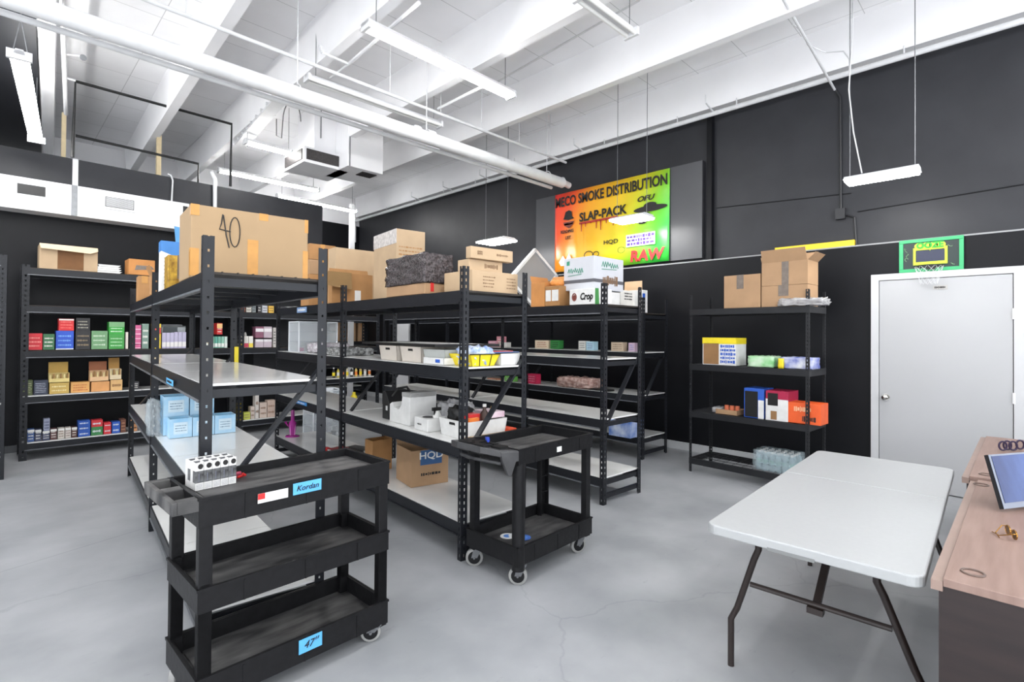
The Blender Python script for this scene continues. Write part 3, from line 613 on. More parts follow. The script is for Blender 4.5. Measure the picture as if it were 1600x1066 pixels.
# plate drawn in its own frame: ux along the screen, up leaning back
lean = onpl(1543, 711, P0+V((0.07, 0, 0)), V((1, 0, 0)))-P0
up = V((0.07, lean.y, lean.z)); nrm = ux.cross(up).normalized()*-1
if nrm.x > 0: nrm = -nrm
b = MB(); a = V((0, 0, 0.012)); b.prism([a, a+ux, a+ux+up-a, up], -nrm*0.016); b.build('screen_case', mat('case_dark', (30, 30, 33), 0.35), sc)
bz = MB(); e = nrm*0.002; u = ux.normalized(); v = (up-a).normalized(); A = a; lu, lv = ux.length, (up-a).length
bz.prism([A+e, A+u*lu+e, A+u*lu+v*lv+e, A+v*lv+e], nrm*0.001); bz.build('bezel', mat('bezel_grey', (120, 126, 140), 0.3, 0.3), sc)
gl = MB(); gl.prism([A+u*0.015+v*0.025+e*2, A+u*(lu-0.015)+v*0.025+e*2, A+u*(lu-0.015)+v*(lv-0.008)+e*2, A+u*0.015+v*(lv-0.008)+e*2], nrm*0.001)
gm = mat('screen_glass', (58, 80, 134), 0.12, rgb2=(34, 48, 92), scale=6, spec=0.35, stretch=(1, 1, 0.3)); gl.build('glass', gm, sc)
stn = MB(); m_ = A+u*lu*0.5; stn.bar(m_-nrm*0.02+v*0.1, m_-nrm*0.13+V((0, 0, 0.012)), 0.05, 0.02); stn.box(m_-nrm*0.17+V((-0.06, -0.08, -m_.z+0.001)), m_-nrm*0.10+V((0.06, 0.08, -m_.z+0.012))); stn.build("stand", MATS["case_dark"], sc)
# sunglasses
p = onz(1580, 840, 0.757); sg = T('sunglasses', 'gold rimmed sunglasses lying folded on the near desk', 'sunglasses', p, 0.35); sg.scale = (0.85, 0.85, 0.85)
GOLD = mat('gold_metal', (176, 130, 62), 0.25, 0.9); LENS = mat('amber_lens', (70, 46, 12), 0.1)
for s in (-1, 1):
    o = [(s*0.034+0.027*cos(2*pi*k/18), 0.0, 0.024+0.021*sin(2*pi*k/18)) for k in range(19)]
    MB().tube(o, 0.0025, 6).build('rim', GOLD, sg); MB().prism([(x, -0.001, z) for x, y, z in o[:-1]], (0, 0.002, 0)).build('lens', LENS, sg)
    MB().tube([(s*0.062, 0, 0.035), (s*0.064, 0.012, 0.034), (s*0.02, 0.05, 0.008), (-s*0.04, 0.056, 0.004)], 0.0022, 6).build('temple', GOLD, sg)
MB().tube([(-0.008, 0, 0.03), (0, 0, 0.034), (0.008, 0, 0.03)], 0.002, 6).build('bridge', GOLD, sg)
# purple rings
for k, (x, y) in enumerate(((1567, 704), (1574, 703), (1583, 704), (1594, 702))):
    p = onz(x, y+1, 0.768); r_ = 0.03; d = V((0.35, -0.9, 0)).normalized()
    tag(MB().tube([p+d*r_*0.7*cos(2*pi*j/16)+V((0, 0, r_+r_*sin(2*pi*j/16)+0.006)) for j in range(17)], 0.006, 8).build('scissor_ring', mat('purple_plastic', (38, 22, 58), 0.35), smooth=True), 'dark purple plastic finger loop standing behind the tilted screen', 'scissors', 'purple finger loops on the farther desk')

# ------------------------------------------------------------------ cartons
def onrow(x, R, zb, inset=0.03):
    a = RAD(R[1]); n = V((cos(a), -sin(a), 0)); C = onpl(x, 440, V((*R[0], 0))+n*inset, n); C.z = zb; return C
def corner(xl, xc, xr, yb, yt, zb, ang):
    """near corner of a box from its base corner pixel on the shelf zb and its visible widths; ang clockwise"""
    C = onz(xc, yb, zb); ax = V((cos(ang), -sin(ang), 0)); ay = V((sin(ang), cos(ang), 0))
    wx = (onpl(xr, yb, C, ay)-C).dot(ax) if xr else 0.3
    wy = (onpl(xl, yb, C, ax)-C).dot(ay) if xl else 0.3
    return C, wx, wy, hz(C.x, C.y, yt)-zb
def carton(label, C, wx, wy, h, ang, m=CARD, tape=TAPE, name='cardboard_box', cat='box', group=None, open_=False, flaps=None, seal=True):
    t = T(name, label, cat, C, -ang, group)
    if not open_:
        MB().box((0, 0, 0.001), (wx, wy, h)).build('box_body', m, t, bevel=min(0.004, 0.05*min(wx, wy, h)))
        if seal and tape:
            b = MB(); b.box((wx*0.5-0.025, -0.0015, h*0.72), (wx*0.5+0.025, wy+0.0015, h+0.0015)) if wx < wy*1.2 else b.box((-0.0015, wy*0.5-0.025, h*0.72), (wx+0.0015, wy*0.5+0.025, h+0.0015))
            b.build('packing_tape', tape, t)
    else:
        b = MB(); k = 0.005
        b.box((0, 0, 0.001), (wx, wy, k)); b.box((0, 0, k), (k, wy, h)); b.box((wx-k, 0, k), (wx, wy, h)); b.box((k, 0, k), (wx-k, k, h)); b.box((k, wy-k, k), (wx-k, wy, h))
        b.build('box_body', m, t)
        for (side, deg, fr_) in (flaps or []):
            a = RAD(deg); L_ = fr_; f = MB()
            if side == '-y': f.prism([(0.004, 0.0, h), (wx-0.004, 0.0, h), (wx-0.01, -L_*cos(a), h+L_*sin(a)), (0.01, -L_*cos(a), h+L_*sin(a))], (0, 0.004, 0.002))
            if side == '+y': f.prism([(0.004, wy, h), (wx-0.004, wy, h), (wx-0.01, wy+L_*cos(a), h+L_*sin(a)), (0.01, wy+L_*cos(a), h+L_*sin(a))], (0, -0.004, 0.002))
            if side == '-x': f.prism([(0, 0.004, h), (0, wy-0.004, h), (-L_*cos(a), wy-0.01, h+L_*sin(a)), (-L_*cos(a), 0.01, h+L_*sin(a))], (0.004, 0, 0.002))
            if side == '+x': f.prism([(wx, 0.004, h), (wx, wy-0.004, h), (wx+L_*cos(a), wy-0.01, h+L_*sin(a)), (wx+L_*cos(a), 0.01, h+L_*sin(a))], (-0.004, 0, 0.002))
            f.build('flap', m, t)
    return t
A1, A2, A3, A4 = RAD(4.9), RAD(3.8), RAD(2.5), RAD(1.5)
# biggest carton, top of the front left rack
C = onz(297, 437, 1.85); ax = V((cos(A1), -sin(A1), 0)); ay = V((sin(A1), cos(A1), 0))
C = V((0.80, 2.86, 1.852)); C = onpl(297, 430, V((0.77, 2.93, 0)), ay); C.z = 1.852
C = onrow(297, R1, 1.852, 0.02); wx = min(0.56, (onpl(481, 380, C, ay)-C).dot(ax)); wx = (onpl(481, 380, C, ay)-C).dot(ax); hh_ = hz(C.x, C.y, 318)-1.852
bb = carton('biggest cardboard carton, marked by hand with a number, front left rack top', C, wx, 0.40, hh_, A1, mat('kraft', (160, 134, 101), 0.75, noise=0.06, scale=5), seal=False)
for p_, q_ in (((wx*0.5-0.03, -0.0015, 0.0), (wx*0.5+0.028, 0.4, hh_*0.60)), ((wx*0.55, -0.0015, hh_*0.9), (wx*0.55+0.05, 0.0, hh_+0.001)), ((-0.0015, -0.0015, 0.01), (0.04, 0.04, hh_*0.4)), ((-0.0015, -0.0015, hh_*0.85), (0.04, 0.03, hh_+0.001)), ((wx-0.03, -0.0015, 0.0), (wx+0.001, 0.02, hh_*0.52)), ((wx-0.02, -0.0015, hh_*0.8), (wx+0.001, 0.02, hh_+0.001))):
    MB().box(p_, q_).build('packing_tape', TAPE, bb)
def mark(pts, r=0.0035): 
    return MB().tube([(wx*u, -0.003, hh_*v) for u, v in pts], r, 5)
mk = mark([(0.245, 0.91), (0.235, 0.78), (0.22, 0.70), (0.31, 0.68)]); mk.tube([(wx*u, -0.003, hh_*v) for u, v in ((0.25, 0.90), (0.275, 0.62), (0.30, 0.45))], 0.0035, 5)
mk.tube([(wx*(0.345+0.042*cos(a)), -0.003, hh_*(0.68+0.21*sin(a))) for a in [2*pi*k/20+1.2 for k in range(21)]], 0.003, 5)
mk.build('handwriting', INK, bb)
# blue box and gold pack
C, a_, b_, h_ = corner(249, 262, 296, 447, 366, 1.852, A1); C = onpl(262, 440, onz(262, 447, 1.852), V((0, 1, 0)))
C = onrow(251, R1, 1.852, 0.03)
wx2 = (onpl(296, 400, C, ay)-C).dot(ax); h_ = hz(C.x, C.y, 376)-1.852
bx = carton('blue and white printed box standing left of the biggest carton', C, wx2, 0.13, h_, A1, WHT, tape=None)
g = MB(); g.prism([(0, -0.002, h_*0.80), (wx2, -0.002, h_*0.62), (wx2, -0.002, h_+0.001), (0, -0.002, h_+0.001)], (0, 0.1, 0)); g.box((-0.002, 0, h_*0.8), (0, 0.13, h_+0.001)); g.build('blue_print', col((54, 122, 190)), bx)
g = MB(); g.prism([(wx2*0.5, 0.0, h_), (wx2, 0.0, h_), (wx2, -0.02, h_*1.28), (wx2*0.42, -0.03, h_*1.3)], (0, 0.004, 0)); g.build('flap', col((96, 160, 214)), bx)
g = MB(); scribble(g, (0.02, -0.001, h_*0.1), (1, 0, 0), wx2*0.35, h_*0.6, 8, seed=5); g.build('print', mat('print_grey', (120, 124, 140), 0.6), bx)
C2_ = onrow(262, R1, 1.852, 0.03); w_ = (onpl(297, 400, C2_, ay)-C2_).dot(ax); h_ = hz(C2_.x, C2_.y, 398)-1.852
gp = carton('gold patterned pack wrapped in clear tape, in front of the blue and white box', C2_, w_, 0.18, h_, A1, mat('gold_print', (206, 166, 60), 0.35, rgb2=(120, 84, 24), scale=26), tape=None)
MB().box((w_*0.42, -0.002, h_*0.3), (w_*0.62, 0.18, h_+0.002)).build('packing_tape', TAPEG, gp)
# small ones at the far end of the row
C = onrow(216, R1, 1.852, 0.02)
w_ = (onpl(236, 450, C, ay)-C).dot(ax); carton('small brown carton at the far left end of the front rack top', C, w_, 0.2, hz(C.x, C.y, 431)-1.852, A1, CARD3)
C = onrow(239, R1, 1.852, 0.02)
carton('open brown carton with a pale flap, between the small carton and the blue box', C, (onpl(256, 440, C, ay)-C).dot(ax), 0.25, 0.16, A1, CARD3, open_=True, flaps=[('+x', 60, 0.12), ('-x', 70, 0.08)])

# stack of three brown cartons right of the biggest carton (far bay, middle row)
def cbx(label, px, zb, ang, m=CARD, dmax=None, **k):
    xl, xc, xr, yb, yt = px; C, a_, b_, h_ = corner(xl, xc, xr, yb, yt, zb, ang)
    if dmax: a_ = min(a_, dmax[0] or a_); b_ = min(b_, dmax[1] or b_)
    return carton(label, C, a_, b_, h_, ang, m, **k), a_, b_, h_
ZT = 1.857
def oncol(x, P, ang, zb): C = onpl(x, 440, V((*P, 0)), V((sin(ang), cos(ang), 0))); C.z = zb; return C
def wide(C, x, ang): return (onpl(x, 440, C, V((sin(ang), cos(ang), 0)))-C).dot(V((cos(ang), -sin(ang), 0)))
zb = ZT; C = onrow(483, R2, zb); wdx = wide(C, 524, A2)
for i, (yt, lb) in enumerate(((428, 'brown carton at the bottom of the stack right of the biggest carton'), (405, 'brown carton in the middle of the stack just right of the biggest carton'), (380, 'brown carton topmost of the stack just right of the biggest carton'))):
    zt = hz(C.x, C.y, yt); carton(lb, V((C.x, C.y, zb+0.001)), wdx, 0.26, zt-zb-0.001, A2, [CARD3, CARD, CARD3][i]); zb = zt
# tall tan box, open small box, tall narrow box with label
C = onrow(524, R2, ZT, 0.10); 
wq = wide(C, 588, A2)
carton('wide tan carton with a printed side, behind the open flapped box', C, wq, 0.2, hz(C.x, C.y, 386)-ZT, A2, CARD2, seal=False)
C = onrow(519, R2, ZT, 0.02); wq = wide(C, 582, A2); hq = hz(C.x, C.y, 425)-ZT
ob = carton('small open brown carton with its flap hanging toward the camera', C, wq, 0.10, hq, A2, CARD3, open_=True, flaps=[('+y', 80, 0.05)])
f = MB(); f.prism([(0.0, 0.0, hq), (wq*0.45, -0.02, hq+0.0), (wq*0.38, -0.10, hq*0.45), (-0.30*wq, -0.10, hq*0.55), (-0.12*wq, -0.03, hq)], (0, 0.003, 0.004)); f.build('flap', mat('flap_brown', (120, 92, 52), 0.8, noise=0.15), ob)
MB().box((wq*0.55, -0.002, hq*0.05), (wq*0.7, 0.0, hq*0.45)).build('paper_label', WHT, ob)
C = oncol(584, (2.34, 3.42), A2, ZT); wq = 0.20; hq = hz(C.x, C.y, 365)-ZT
Cn = onpl(619, 440, C, V((sin(A2), cos(A2), 0))); wl = 0.30
C3 = V((Cn.x-0.16, Cn.y+0.0, ZT)); 
C = oncol(619, (2.28+0.27, 3.4), RAD(8), ZT); C = onpl(619, 440, V((2.60, 3.4, 0)), V((cos(A2), -sin(A2), 0))); C.z = ZT+0.001
nx8, ny8 = V((cos(RAD(8)), -sin(RAD(8)), 0)), V((sin(RAD(8)), cos(RAD(8)), 0))
aq = (onpl(664, 400, C, ny8)-C).dot(nx8); bq = min(0.6, (onpl(584, 400, C, nx8)-C).dot(ny8)); hq = hz(C.x, C.y, 357)-ZT
tb = carton('tall tan carton with white foam packing on its upper edge, middle rack', C, aq, bq, hq, RAD(8), CARD2, seal=False)
MB().box((-0.003, 0.0, hq*0.80), (0, bq, hq+0.001)).build('foam_wrap', mat('foam', (214, 208, 204), 0.5, noise=0.4, scale=30, bump=0.5), tb)
g = MB(); g.box((0, -0.002, hq*0.30), (aq*0.55, 0, hq*0.44), 0); g.build('paper_label', WHT, tb); g = MB(); scribble(g, (aq*0.08, -0.001, hq*0.62), (1, 0, 0), aq*0.8, hq*0.16, 3, seed=4); g.build('print', CARD3, tb)
# black wrapped parcel on a brown base carton
Cb = onpl(664, 440, V((2.335, 3.2, 0)), V((cos(A2), -sin(A2), 0))); Cb.z = ZT+0.001
aq = 0.22; bq = (onpl(604, 440, Cb, V((cos(A2), -sin(A2), 0)))-Cb).dot(V((sin(A2), cos(A2), 0))); aq = min(0.25, (onpl(706, 440, Cb, V((sin(A2), cos(A2), 0)))-Cb).dot(V((cos(A2), -sin(A2), 0))))
base = carton('brown carton under the black wrapped parcel', Cb, aq, bq, 0.085, A2, CARD, seal=False)
g = MB(); g.box((aq*0.2, -0.002, 0.02), (aq*0.32, 0, 0.11)); g.build('red_tape', RED, base)
BW = mat('black_wrap', (24, 20, 21), 0.14, rgb2=(84, 76, 78), scale=60, bump=1.0)
import bmesh
def crumple(label, C, sx, sy, sz, ang, m, amp, cuts=9, name='wrapped_parcel', cat='parcel', seed=3, taper=0.0, sphere=0.0, group=None):
    bm = bmesh.new(); bmesh.ops.create_cube(bm, size=1.0); bmesh.ops.subdivide_edges(bm, edges=bm.edges[:], cuts=cuts, use_grid_fill=True)
    rn = random.Random(seed); ph = [rn.uniform(0, 6) for _ in range(6)]
    for v in bm.verts:
        p = v.co.copy(); q = p.normalized()*0.56; p = p.lerp(q, sphere); k = 1-taper*(p.z+0.5)
        n = sin(p.x*17+ph[0])*cos(p.y*15+ph[1])+sin(p.z*19+ph[2])*cos((p.x+p.y)*13+ph[3])+rn.uniform(-0.7, 0.7)
        d = p.normalized()*n*amp*0.4
        v.co = ((p.x*k+0.5)*sx+d.x, (p.y*k+0.5)*sy+d.y, max(0.001, (p.z+0.5)*sz+d.z))
    me = bpy.data.meshes.new(name); bm.to_mesh(me); bm.free(); me.materials.append(m)
    me.polygons.foreach_set('use_smooth', [True]*len(me.polygons))
    o = bpy.data.objects.new(name, me); COL.objects.link(o); o.location = C; o.rotation_euler = (0, 0, -ang)
    return tag(o, label, cat, group)
crumple('box wrapped in shiny black plastic film on the middle rack top', (Cb.x-0.01, Cb.y-0.01, ZT+0.087), aq+0.02, bq+0.02, hz(Cb.x, Cb.y, 394)-ZT-0.087, A2, BW, 0.013, cuts=16, taper=0.04)
# pale cartons at the near end of the middle row
QR = mat('print_brown', (120, 92, 66), 0.7)
C, aq, bq, hq = corner(690, 712, 810, 459, 417, ZT, A2)
C = oncol(738, (2.36, 2.80), A2, ZT); C = V((2.385, 2.84, ZT)); wq = wide(C, 812, A2)
x0 = onpl(735, 440, C, V((sin(A2), cos(A2), 0)))
C = oncol(738, (2.36, 2.83), A2, ZT); wq = wide(C, 809, A2); hq = hz(C.x, C.y, 421)-ZT
wyl = lambda x, P: (onpl(x, 440, P, V((cos(A2), -sin(A2), 0)))-P).dot(V((sin(A2), cos(A2), 0)))
b1 = carton('low pale carton with printed codes at the near end of the middle rack top', C, wq, wyl(694, C), hq, A2, CARD2, seal=False)
g = MB(); rn = random.Random(2)
scribble(g, (wq*0.22, 0, hq*0.2), (1, 0, 0), wq*0.25, hq*0.6, 4, seed=11); scribble(g, (wq*0.74, 0, hq*0.2), (1, 0, 0), wq*0.22, hq*0.6, 4, seed=12); g.build('print', QR, b1)
h1 = hq
C2q = oncol(744, (2.40, 2.88), A2, ZT+h1+0.001); C2q = V((C.x+0.01, C.y+0.05, ZT+h1+0.001)); w2q = wide(C2q, 785, A2); h2q = hz(C2q.x, C2q.y, 404)-C2q.z
b2 = carton('pale carton in the middle of the small stack with black symbols', C2q, w2q, wyl(715, C2q), h2q, A2, CARD2, seal=False)
g = MB(); scribble(g, (w2q*0.45, 0, h2q*0.3), (1, 0, 0), w2q*0.4, h2q*0.4, 1, seed=8, th=0.9); g.build('print', QR, b2)
C3q = V((C.x-0.0, C.y+0.02, C2q.z+h2q+0.001)); w3q = wide(C3q, 799, A2); h3q = hz(C3q.x, C3q.y, 384)-C3q.z
b3 = carton('pale carton topmost of the small stack under the pendant light', C3q, w3q, wyl(727, C3q), h3q, RAD(6), CARD2, seal=False)
g = MB(); scribble(g, (w3q*0.15, 0, h3q*0.35), (1, 0, 0), w3q*0.12, h3q*0.35, 2, seed=9, th=0.9); scribble(g, (w3q*0.6, 0, h3q*0.4), (1, 0, 0), w3q*0.3, h3q*0.2, 1, seed=19, th=0.9); g.build('print', QR, b3)


# ------------------------------------------------------------------ cartons on the third rack
Z3 = 1.842
nx3, ny3 = V((cos(A3), -sin(A3), 0)), V((sin(A3), cos(A3), 0))
def lface(x, C): return (onpl(x, 440, C, nx3)-C).dot(ny3)
C = onrow(851, R3, Z3, 0.02); carton('open orange brown carton, leftmost on the third rack top', C, 0.28, lface(829, C)-0.01, hz(C.x, C.y, 441)-Z3, A3, CARD4, open_=True, flaps=[('+x', 60, 0.1), ('+y', 70, 0.08)])
C = onrow(874, R3, Z3, 0.02); wq = 0.16; wl = lface(850.5, C)-0.01; hq = hz(C.x, C.y, 446)-Z3
ob = carton('brown carton with two white shipping labels on the third rack', C, wq, wl, hq, A3, CARD3, seal=False)
for u0, u1 in ((0.06, 0.50), (0.58, 0.94)): MB().box((-0.002, wl*u0, hq*0.25), (0, wl*u1, hq*0.8)).build('shipping_label', WHT, ob)
crumple('orange crumpled padded envelope on the carton with white labels', (C.x+0.03, C.y+0.02, Z3+hq+0.002), 0.13, 0.14, 0.06, A3, col((226, 146, 70)), 0.02, cuts=5, name='padded_envelope', cat='envelope', sphere=0.4)
C = onrow(930, R3, Z3, 0.02); wl = lface(890, C); hq = hz(C.x, C.y, 450)-Z3
ob = carton('white carton with green ends under the big grey carton', C, 0.26, wl, hq, A3, WHT, seal=False)
MB().prism([(0.0, -0.002, 0.0), (0.06, -0.002, 0.0), (0.05, -0.002, hq), (0.0, -0.002, hq)], (0, 0.002, 0)).build('green_end', GRN, ob)
text('Crop', hq*0.6, ob, (-0.003, wl*0.33, hq*0.5), ROTL, INK, bold=0.003, shear=0.2, name='lettering', sx=0.8)
g = MB(); g.tube([(-0.002, wl*0.8+0.025*cos(2*pi*k/12), hq*0.5+0.035*sin(2*pi*k/12)) for k in range(13)], 0.006, 5); g.prism([(-0.001, wl*0.8+0.02*cos(2*pi*k/12), hq*0.48+0.025*sin(2*pi*k/12)) for k in range(12)], (-0.0005, 0, 0)); g.build('printed_face', mat('face_grey', (120, 60, 50), 0.6), ob)
# big grey carton: two printed faces
GC = mat('grey_carton', (196, 198, 204), 0.6, noise=0.05); TEAL = mat('teal_ink', (60, 150, 120), 0.6, noise=0.2)
Zg = Z3+hq+0.001; ag = RAD(2.5)
C = V((4.03, 2.98, Zg)); C = onpl(928, 440, V((4.08, 3.0, 0)), V((cos(ag), -sin(ag), 0))) ; C.z = Zg
ay3 = V((sin(ag), cos(ag), 0)); ax3 = V((cos(ag), -sin(ag), 0))
wy = (onpl(881, 440, C, ax3)-C).dot(ay3); wx = (onpl(974, 440, C, ay3)-C).dot(ax3); hq = hz(C.x, C.y, 399)-Zg
gb = carton('big grey carton with green lettering on top of the third rack', C, wx, wy, hq, ag, GC, seal=False)
b = MB(); b.box((-0.002, 0, hq*0.22), (0, wy, hq*0.32)); b.box((-0.001, -0.002, hq*0.22), (wx, 0, hq*0.32)); b.build('dark_band', mat('band_grey', (84, 84, 90), 0.6), gb)
def brush(P, ux, w, h, m, parent, n, seed):
    rn = random.Random(seed); pts = []; P = V(P); ux = V(ux)
    for k in range(n): pts.append(P+ux*(w*k/(n-1))+V((0, 0, h*(0.5+0.45*(1 if k % 2 else -1)*rn.uniform(0.4, 1)))))
    q = MB(); q.tube(pts, 0.0045, 5); q.tube([P+V((0, 0, -h*0.25)), P+ux*w*0.9+V((0, 0, -h*0.1))], 0.003, 5); q.build('brush_lettering', m, parent)
brush((-0.003, wy*0.85, hq*0.50), (0, -1, 0), wy*0.5, hq*0.2, TEAL, gb, 15, 3); brush((wx*0.25, -0.003, hq*0.68), (1, 0, 0), wx*0.55, hq*0.2, TEAL, gb, 15, 5)
g = MB(); scribble(g, (wx*0.28, -0.0015, hq*0.16), (1, 0, 0), wx*0.5, hq*0.28, 1, seed=4, th=0.95); g.build('barcode', QR, gb)
g = MB(); g.prism([(-0.002, wy*0.8, hq*0.78), (-0.002, wy*0.9, hq*0.78), (-0.002, wy*0.9, hq*0.9), (-0.002, wy*0.8, hq*0.92)], (0.001, 0, 0)); g.build('logo_mark', TEAL, gb)
C = oncol(951, (4.12, 2.95), A3, Z3); carton('white folder box standing behind the near post of the third rack', C, wide(C, 969, A3), 0.2, hz(C.x, C.y, 456)-Z3, A3, WHT, seal=False)
C = oncol(970, (4.12, 2.95), A3, Z3); wq = wide(C, 992, A3); hq = hz(C.x, C.y, 453)-Z3; ob = carton('small off white printed carton at the near end of the third rack', C, wq, 0.2, hq, A3, col((214, 212, 206)), seal=False)
g = MB(); scribble(g, (wq*0.25, 0, hq*0.4), (1, 0, 0), wq*0.6, hq*0.5, 3, seed=21, th=0.5); g.build('print', INK, ob)
# open carton with a large slanting flap behind the grey one (fourth rack top)
Z4 = 1.842
C = oncol(968, (5.9, 3.75), A4, Z4); wq = wide(C, 1004, A4); hq = hz(C.x, C.y, 450)-Z4
ob = carton('open tan carton with a big raised flap, right behind the grey carton', C, wq, 0.3, hq*0.8, A4, CARD2, open_=True, flaps=[('+x', 88, 0.2), ('+y', 80, 0.18)])
C = oncol(1004, (5.85, 3.46), A4, Z4); hq = hz(C.x, C.y, 453)-Z4; ob = carton('white and blue box at the near end of the rack along the wall', C, wide(C, 1012, A4), 0.2, hq, A4, WHT, seal=False)
MB().box((0.0, -0.002, hq*0.55), (0.06, 0, hq*0.85)).build('blue_print', BLU, ob)
# white tray leaning on its corner
P = onpl(837, 388, V((5.9, 5.6, 0)), V((sin(A4), cos(A4), 0))); t = T('white_frame_tray', 'white rectangular tray frame tipped up on its corner behind the third rack', 'tray', P, -A4)
zd = P.z-Z4
l1 = (onpl(795, 436, P, V((sin(A4), cos(A4), 0)))-P); l2 = (onpl(872, 430, P, V((sin(A4), cos(A4), 0)))-P)
u = V((l1.dot(V((cos(A4), -sin(A4), 0))), 0, l1.z)); v = V((l2.dot(V((cos(A4), -sin(A4), 0))), 0, l2.z))
b = MB(); th = V((0, 0.05, 0)); n_u, n_v = u.normalized(), v.normalized()
ul, vl = u.length, v.length
sc_ = min(1.0, 0.98*zd/abs(u.z+v.z))
u *= sc_ if abs(u.z+v.z) > zd else 1; v *= sc_ if abs(u.z+v.z) > zd else 1
for a, d_, e in ((V((0, 0, 0)), u, n_v), (V((0, 0, 0)), v, n_u), (v*0.96, u, n_v), (u*0.96, v, n_u)):
    b.prism([a, a+d_, a+d_+e*0.045, a+e*0.045], th)
b.build('frame', WHITE, t); b = MB(); b.prism([n_u*0.04+n_v*0.04+V((0, 0.03, 0)), u+V((0, 0.03, 0)), u+v+V((0, 0.03, 0)), v+V((0, 0.03, 0))], (0, 0.01, 0)); b.build('tray_back', mat('tray_grey', (150, 150, 152), 0.5), t)
b = MB(); b.prism([v*0.62+u*0.62+V((0, 0.02, 0)), v*0.97+u*0.2+V((0, 0.02, 0)), v*0.97+u*0.6+V((0, 0.02, 0)), v*0.8+u*0.75+V((0, 0.02, 0))], (0, 0.008, 0)); b.build('cardboard_insert', CARD3, t)

# ------------------------------------------------------------------ right shelving unit contents
sx_ = V((sn.x, sn.y, 0)); PL = SO+sn*0.03     # plane just inside the shelf front
def sfront(x, z, off=0.04):
    C = onpl(x, 480, SO+sn*off, sn); C.z = z; return C
SAng = -math.atan2(-sd.x*-1, -sd.y*-1) if False else None
# boxes here face -x; local frame: x along the shelf front towards the camera's right, y into the shelf
SR = math.atan2(sd.y, sd.x)          # direction left->right in the photo is +sd
def sbox(label, x0, x1, yt, z, dep, m, off=0.04, **k):
    A = sfront(x0, z+0.001, off); B = sfront(x1, z, off); wd = (B-A).dot(sd); h = hz(A.x, A.y, yt)-z
    return carton(label, A, wd, dep, h, -SR, m, **k), wd, h
o, wd, h = sbox('square taped brown carton, leftmost on the top shelf by the door', 1131, 1188, 432, SZ[3], 0.3, CARD, seal=False)
MB().box((wd*0.36, -0.002, h*0.58), (wd*0.55, 0.3, h+0.002)).build('packing_tape', TAPEG, o)
o, wd, h = sbox('low taped brown carton under the open carton on the top shelf by the door', 1189.5, 1262, 448, SZ[3], 0.3, CARD, seal=False)
MB().box((wd*0.38, -0.002, h*0.50), (wd*0.6, 0.3, h+0.002)).build('packing_tape', TAPEG, o)
A = sfront(1190, SZ[3]+h+0.002); B = sfront(1262, SZ[3]); wq = (B-A).dot(sd); hq = hz(A.x, A.y, 412)-A.z
o = carton('open brown carton with raised flaps, highest on the shelf by the door', A, wq, 0.3, hq, -SR, CARD, open_=True, flaps=[('-y', 68, 0.13), ('+x', 45, 0.10), ('+y', 70, 0.12), ('-x', 75, 0.06)])
MB().box((wq*0.45, -0.002, 0), (wq*0.6, 0.0, hq)).build('packing_tape', TAPEG, o)
crumple('crumpled clear plastic bag hanging over the top shelf edge by the door', sfront(1214, SZ[3]+0.002, -0.04), 0.42, 0.22, 0.07, -SR, mat('thin_film', (206, 206, 208), 0.15, noise=0.4, scale=20, bump=0.8, alpha=0.75), 0.035, cuts=7, name='plastic_bag', cat='bag', seed=5, sphere=0.2)
def multi(nm, a, b, c): return mat(nm, a, 0.4, rgb2=b, scale=c)
o, wd, h = sbox('open paper towel box, yellow and blue, on the second shelf by the door', 1098, 1150, 528, SZ[2], 0.26, WHT, seal=False)
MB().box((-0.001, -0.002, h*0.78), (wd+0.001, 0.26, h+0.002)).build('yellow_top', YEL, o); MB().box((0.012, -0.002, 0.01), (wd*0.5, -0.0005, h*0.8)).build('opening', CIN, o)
g = MB(); scribble(g, (wd*0.55, -0.001, 0.02), (1, 0, 0), wd*0.45, h*0.7, 5, seed=6, th=0.7); g.build('blue_print', BLU, o)
crumple('green and white soft pack on the second shelf by the door', sfront(1169, SZ[2]+0.001, 0.05), 0.26, 0.2, 0.115, -SR, multi('greenpack', (60, 190, 70), (226, 232, 220), 5), 0.02, cuts=6, name='tissue_pack', cat='pack', seed=8)
o = crumple('white blue and yellow tissue pack right on the second shelf by the door', sfront(1220, SZ[2]+0.001, 0.05), 0.29, 0.22, 0.115, -SR, multi('bluepack', (224, 226, 232), (54, 78, 176), 9), 0.012, cuts=6, name='tissue_pack', cat='pack', seed=9)
crumple('yellow corner pack between the green and the blue white tissue packs', sfront(1216, SZ[2]+0.001, 0.012), 0.05, 0.015, 0.10, -SR, YEL, 0.006, cuts=3, name='snack_pack', cat='pack', seed=2)
cw_ = sfront(1119, SZ[1]+0.001, 0.06); t = T('wooden_tray', 'shallow wooden tray with small jars on the third shelf by the door', 'tray', cw_, SR)
b = MB(); b.box((0, 0, 0), (0.24, 0.24, 0.01)); 
for q in ((0, 0, 0.24, 0.01), (0, 0.23, 0.24, 0.24), (0, 0, 0.01, 0.24), (0.23, 0, 0.24, 0.24)): b.box((q[0], q[1], 0.01), (q[2], q[3], 0.05))
b.build('tray_box', CARD, t)
for q in range(3): tag(MB().tube([cw_+sd*(0.08+0.06*q)+sn*0.1+V((0, 0, 0.011)), cw_+sd*(0.08+0.06*q)+sn*0.1+V((0, 0, 0.09))], 0.024, 12).build('small_jar', col((222, 120, 84))), 'small orange red jar standing in the shallow wooden tray', 'jar', 'jars in the wooden tray')
crumple('clear plastic bag lying left of the shallow wooden tray', sfront(1112, SZ[1]+0.001, 0.09), 0.1, 0.18, 0.06, -SR, MATS['thin_film'], 0.02, cuts=5, name='plastic_bag', cat='bag', seed=12, sphere=0.3)
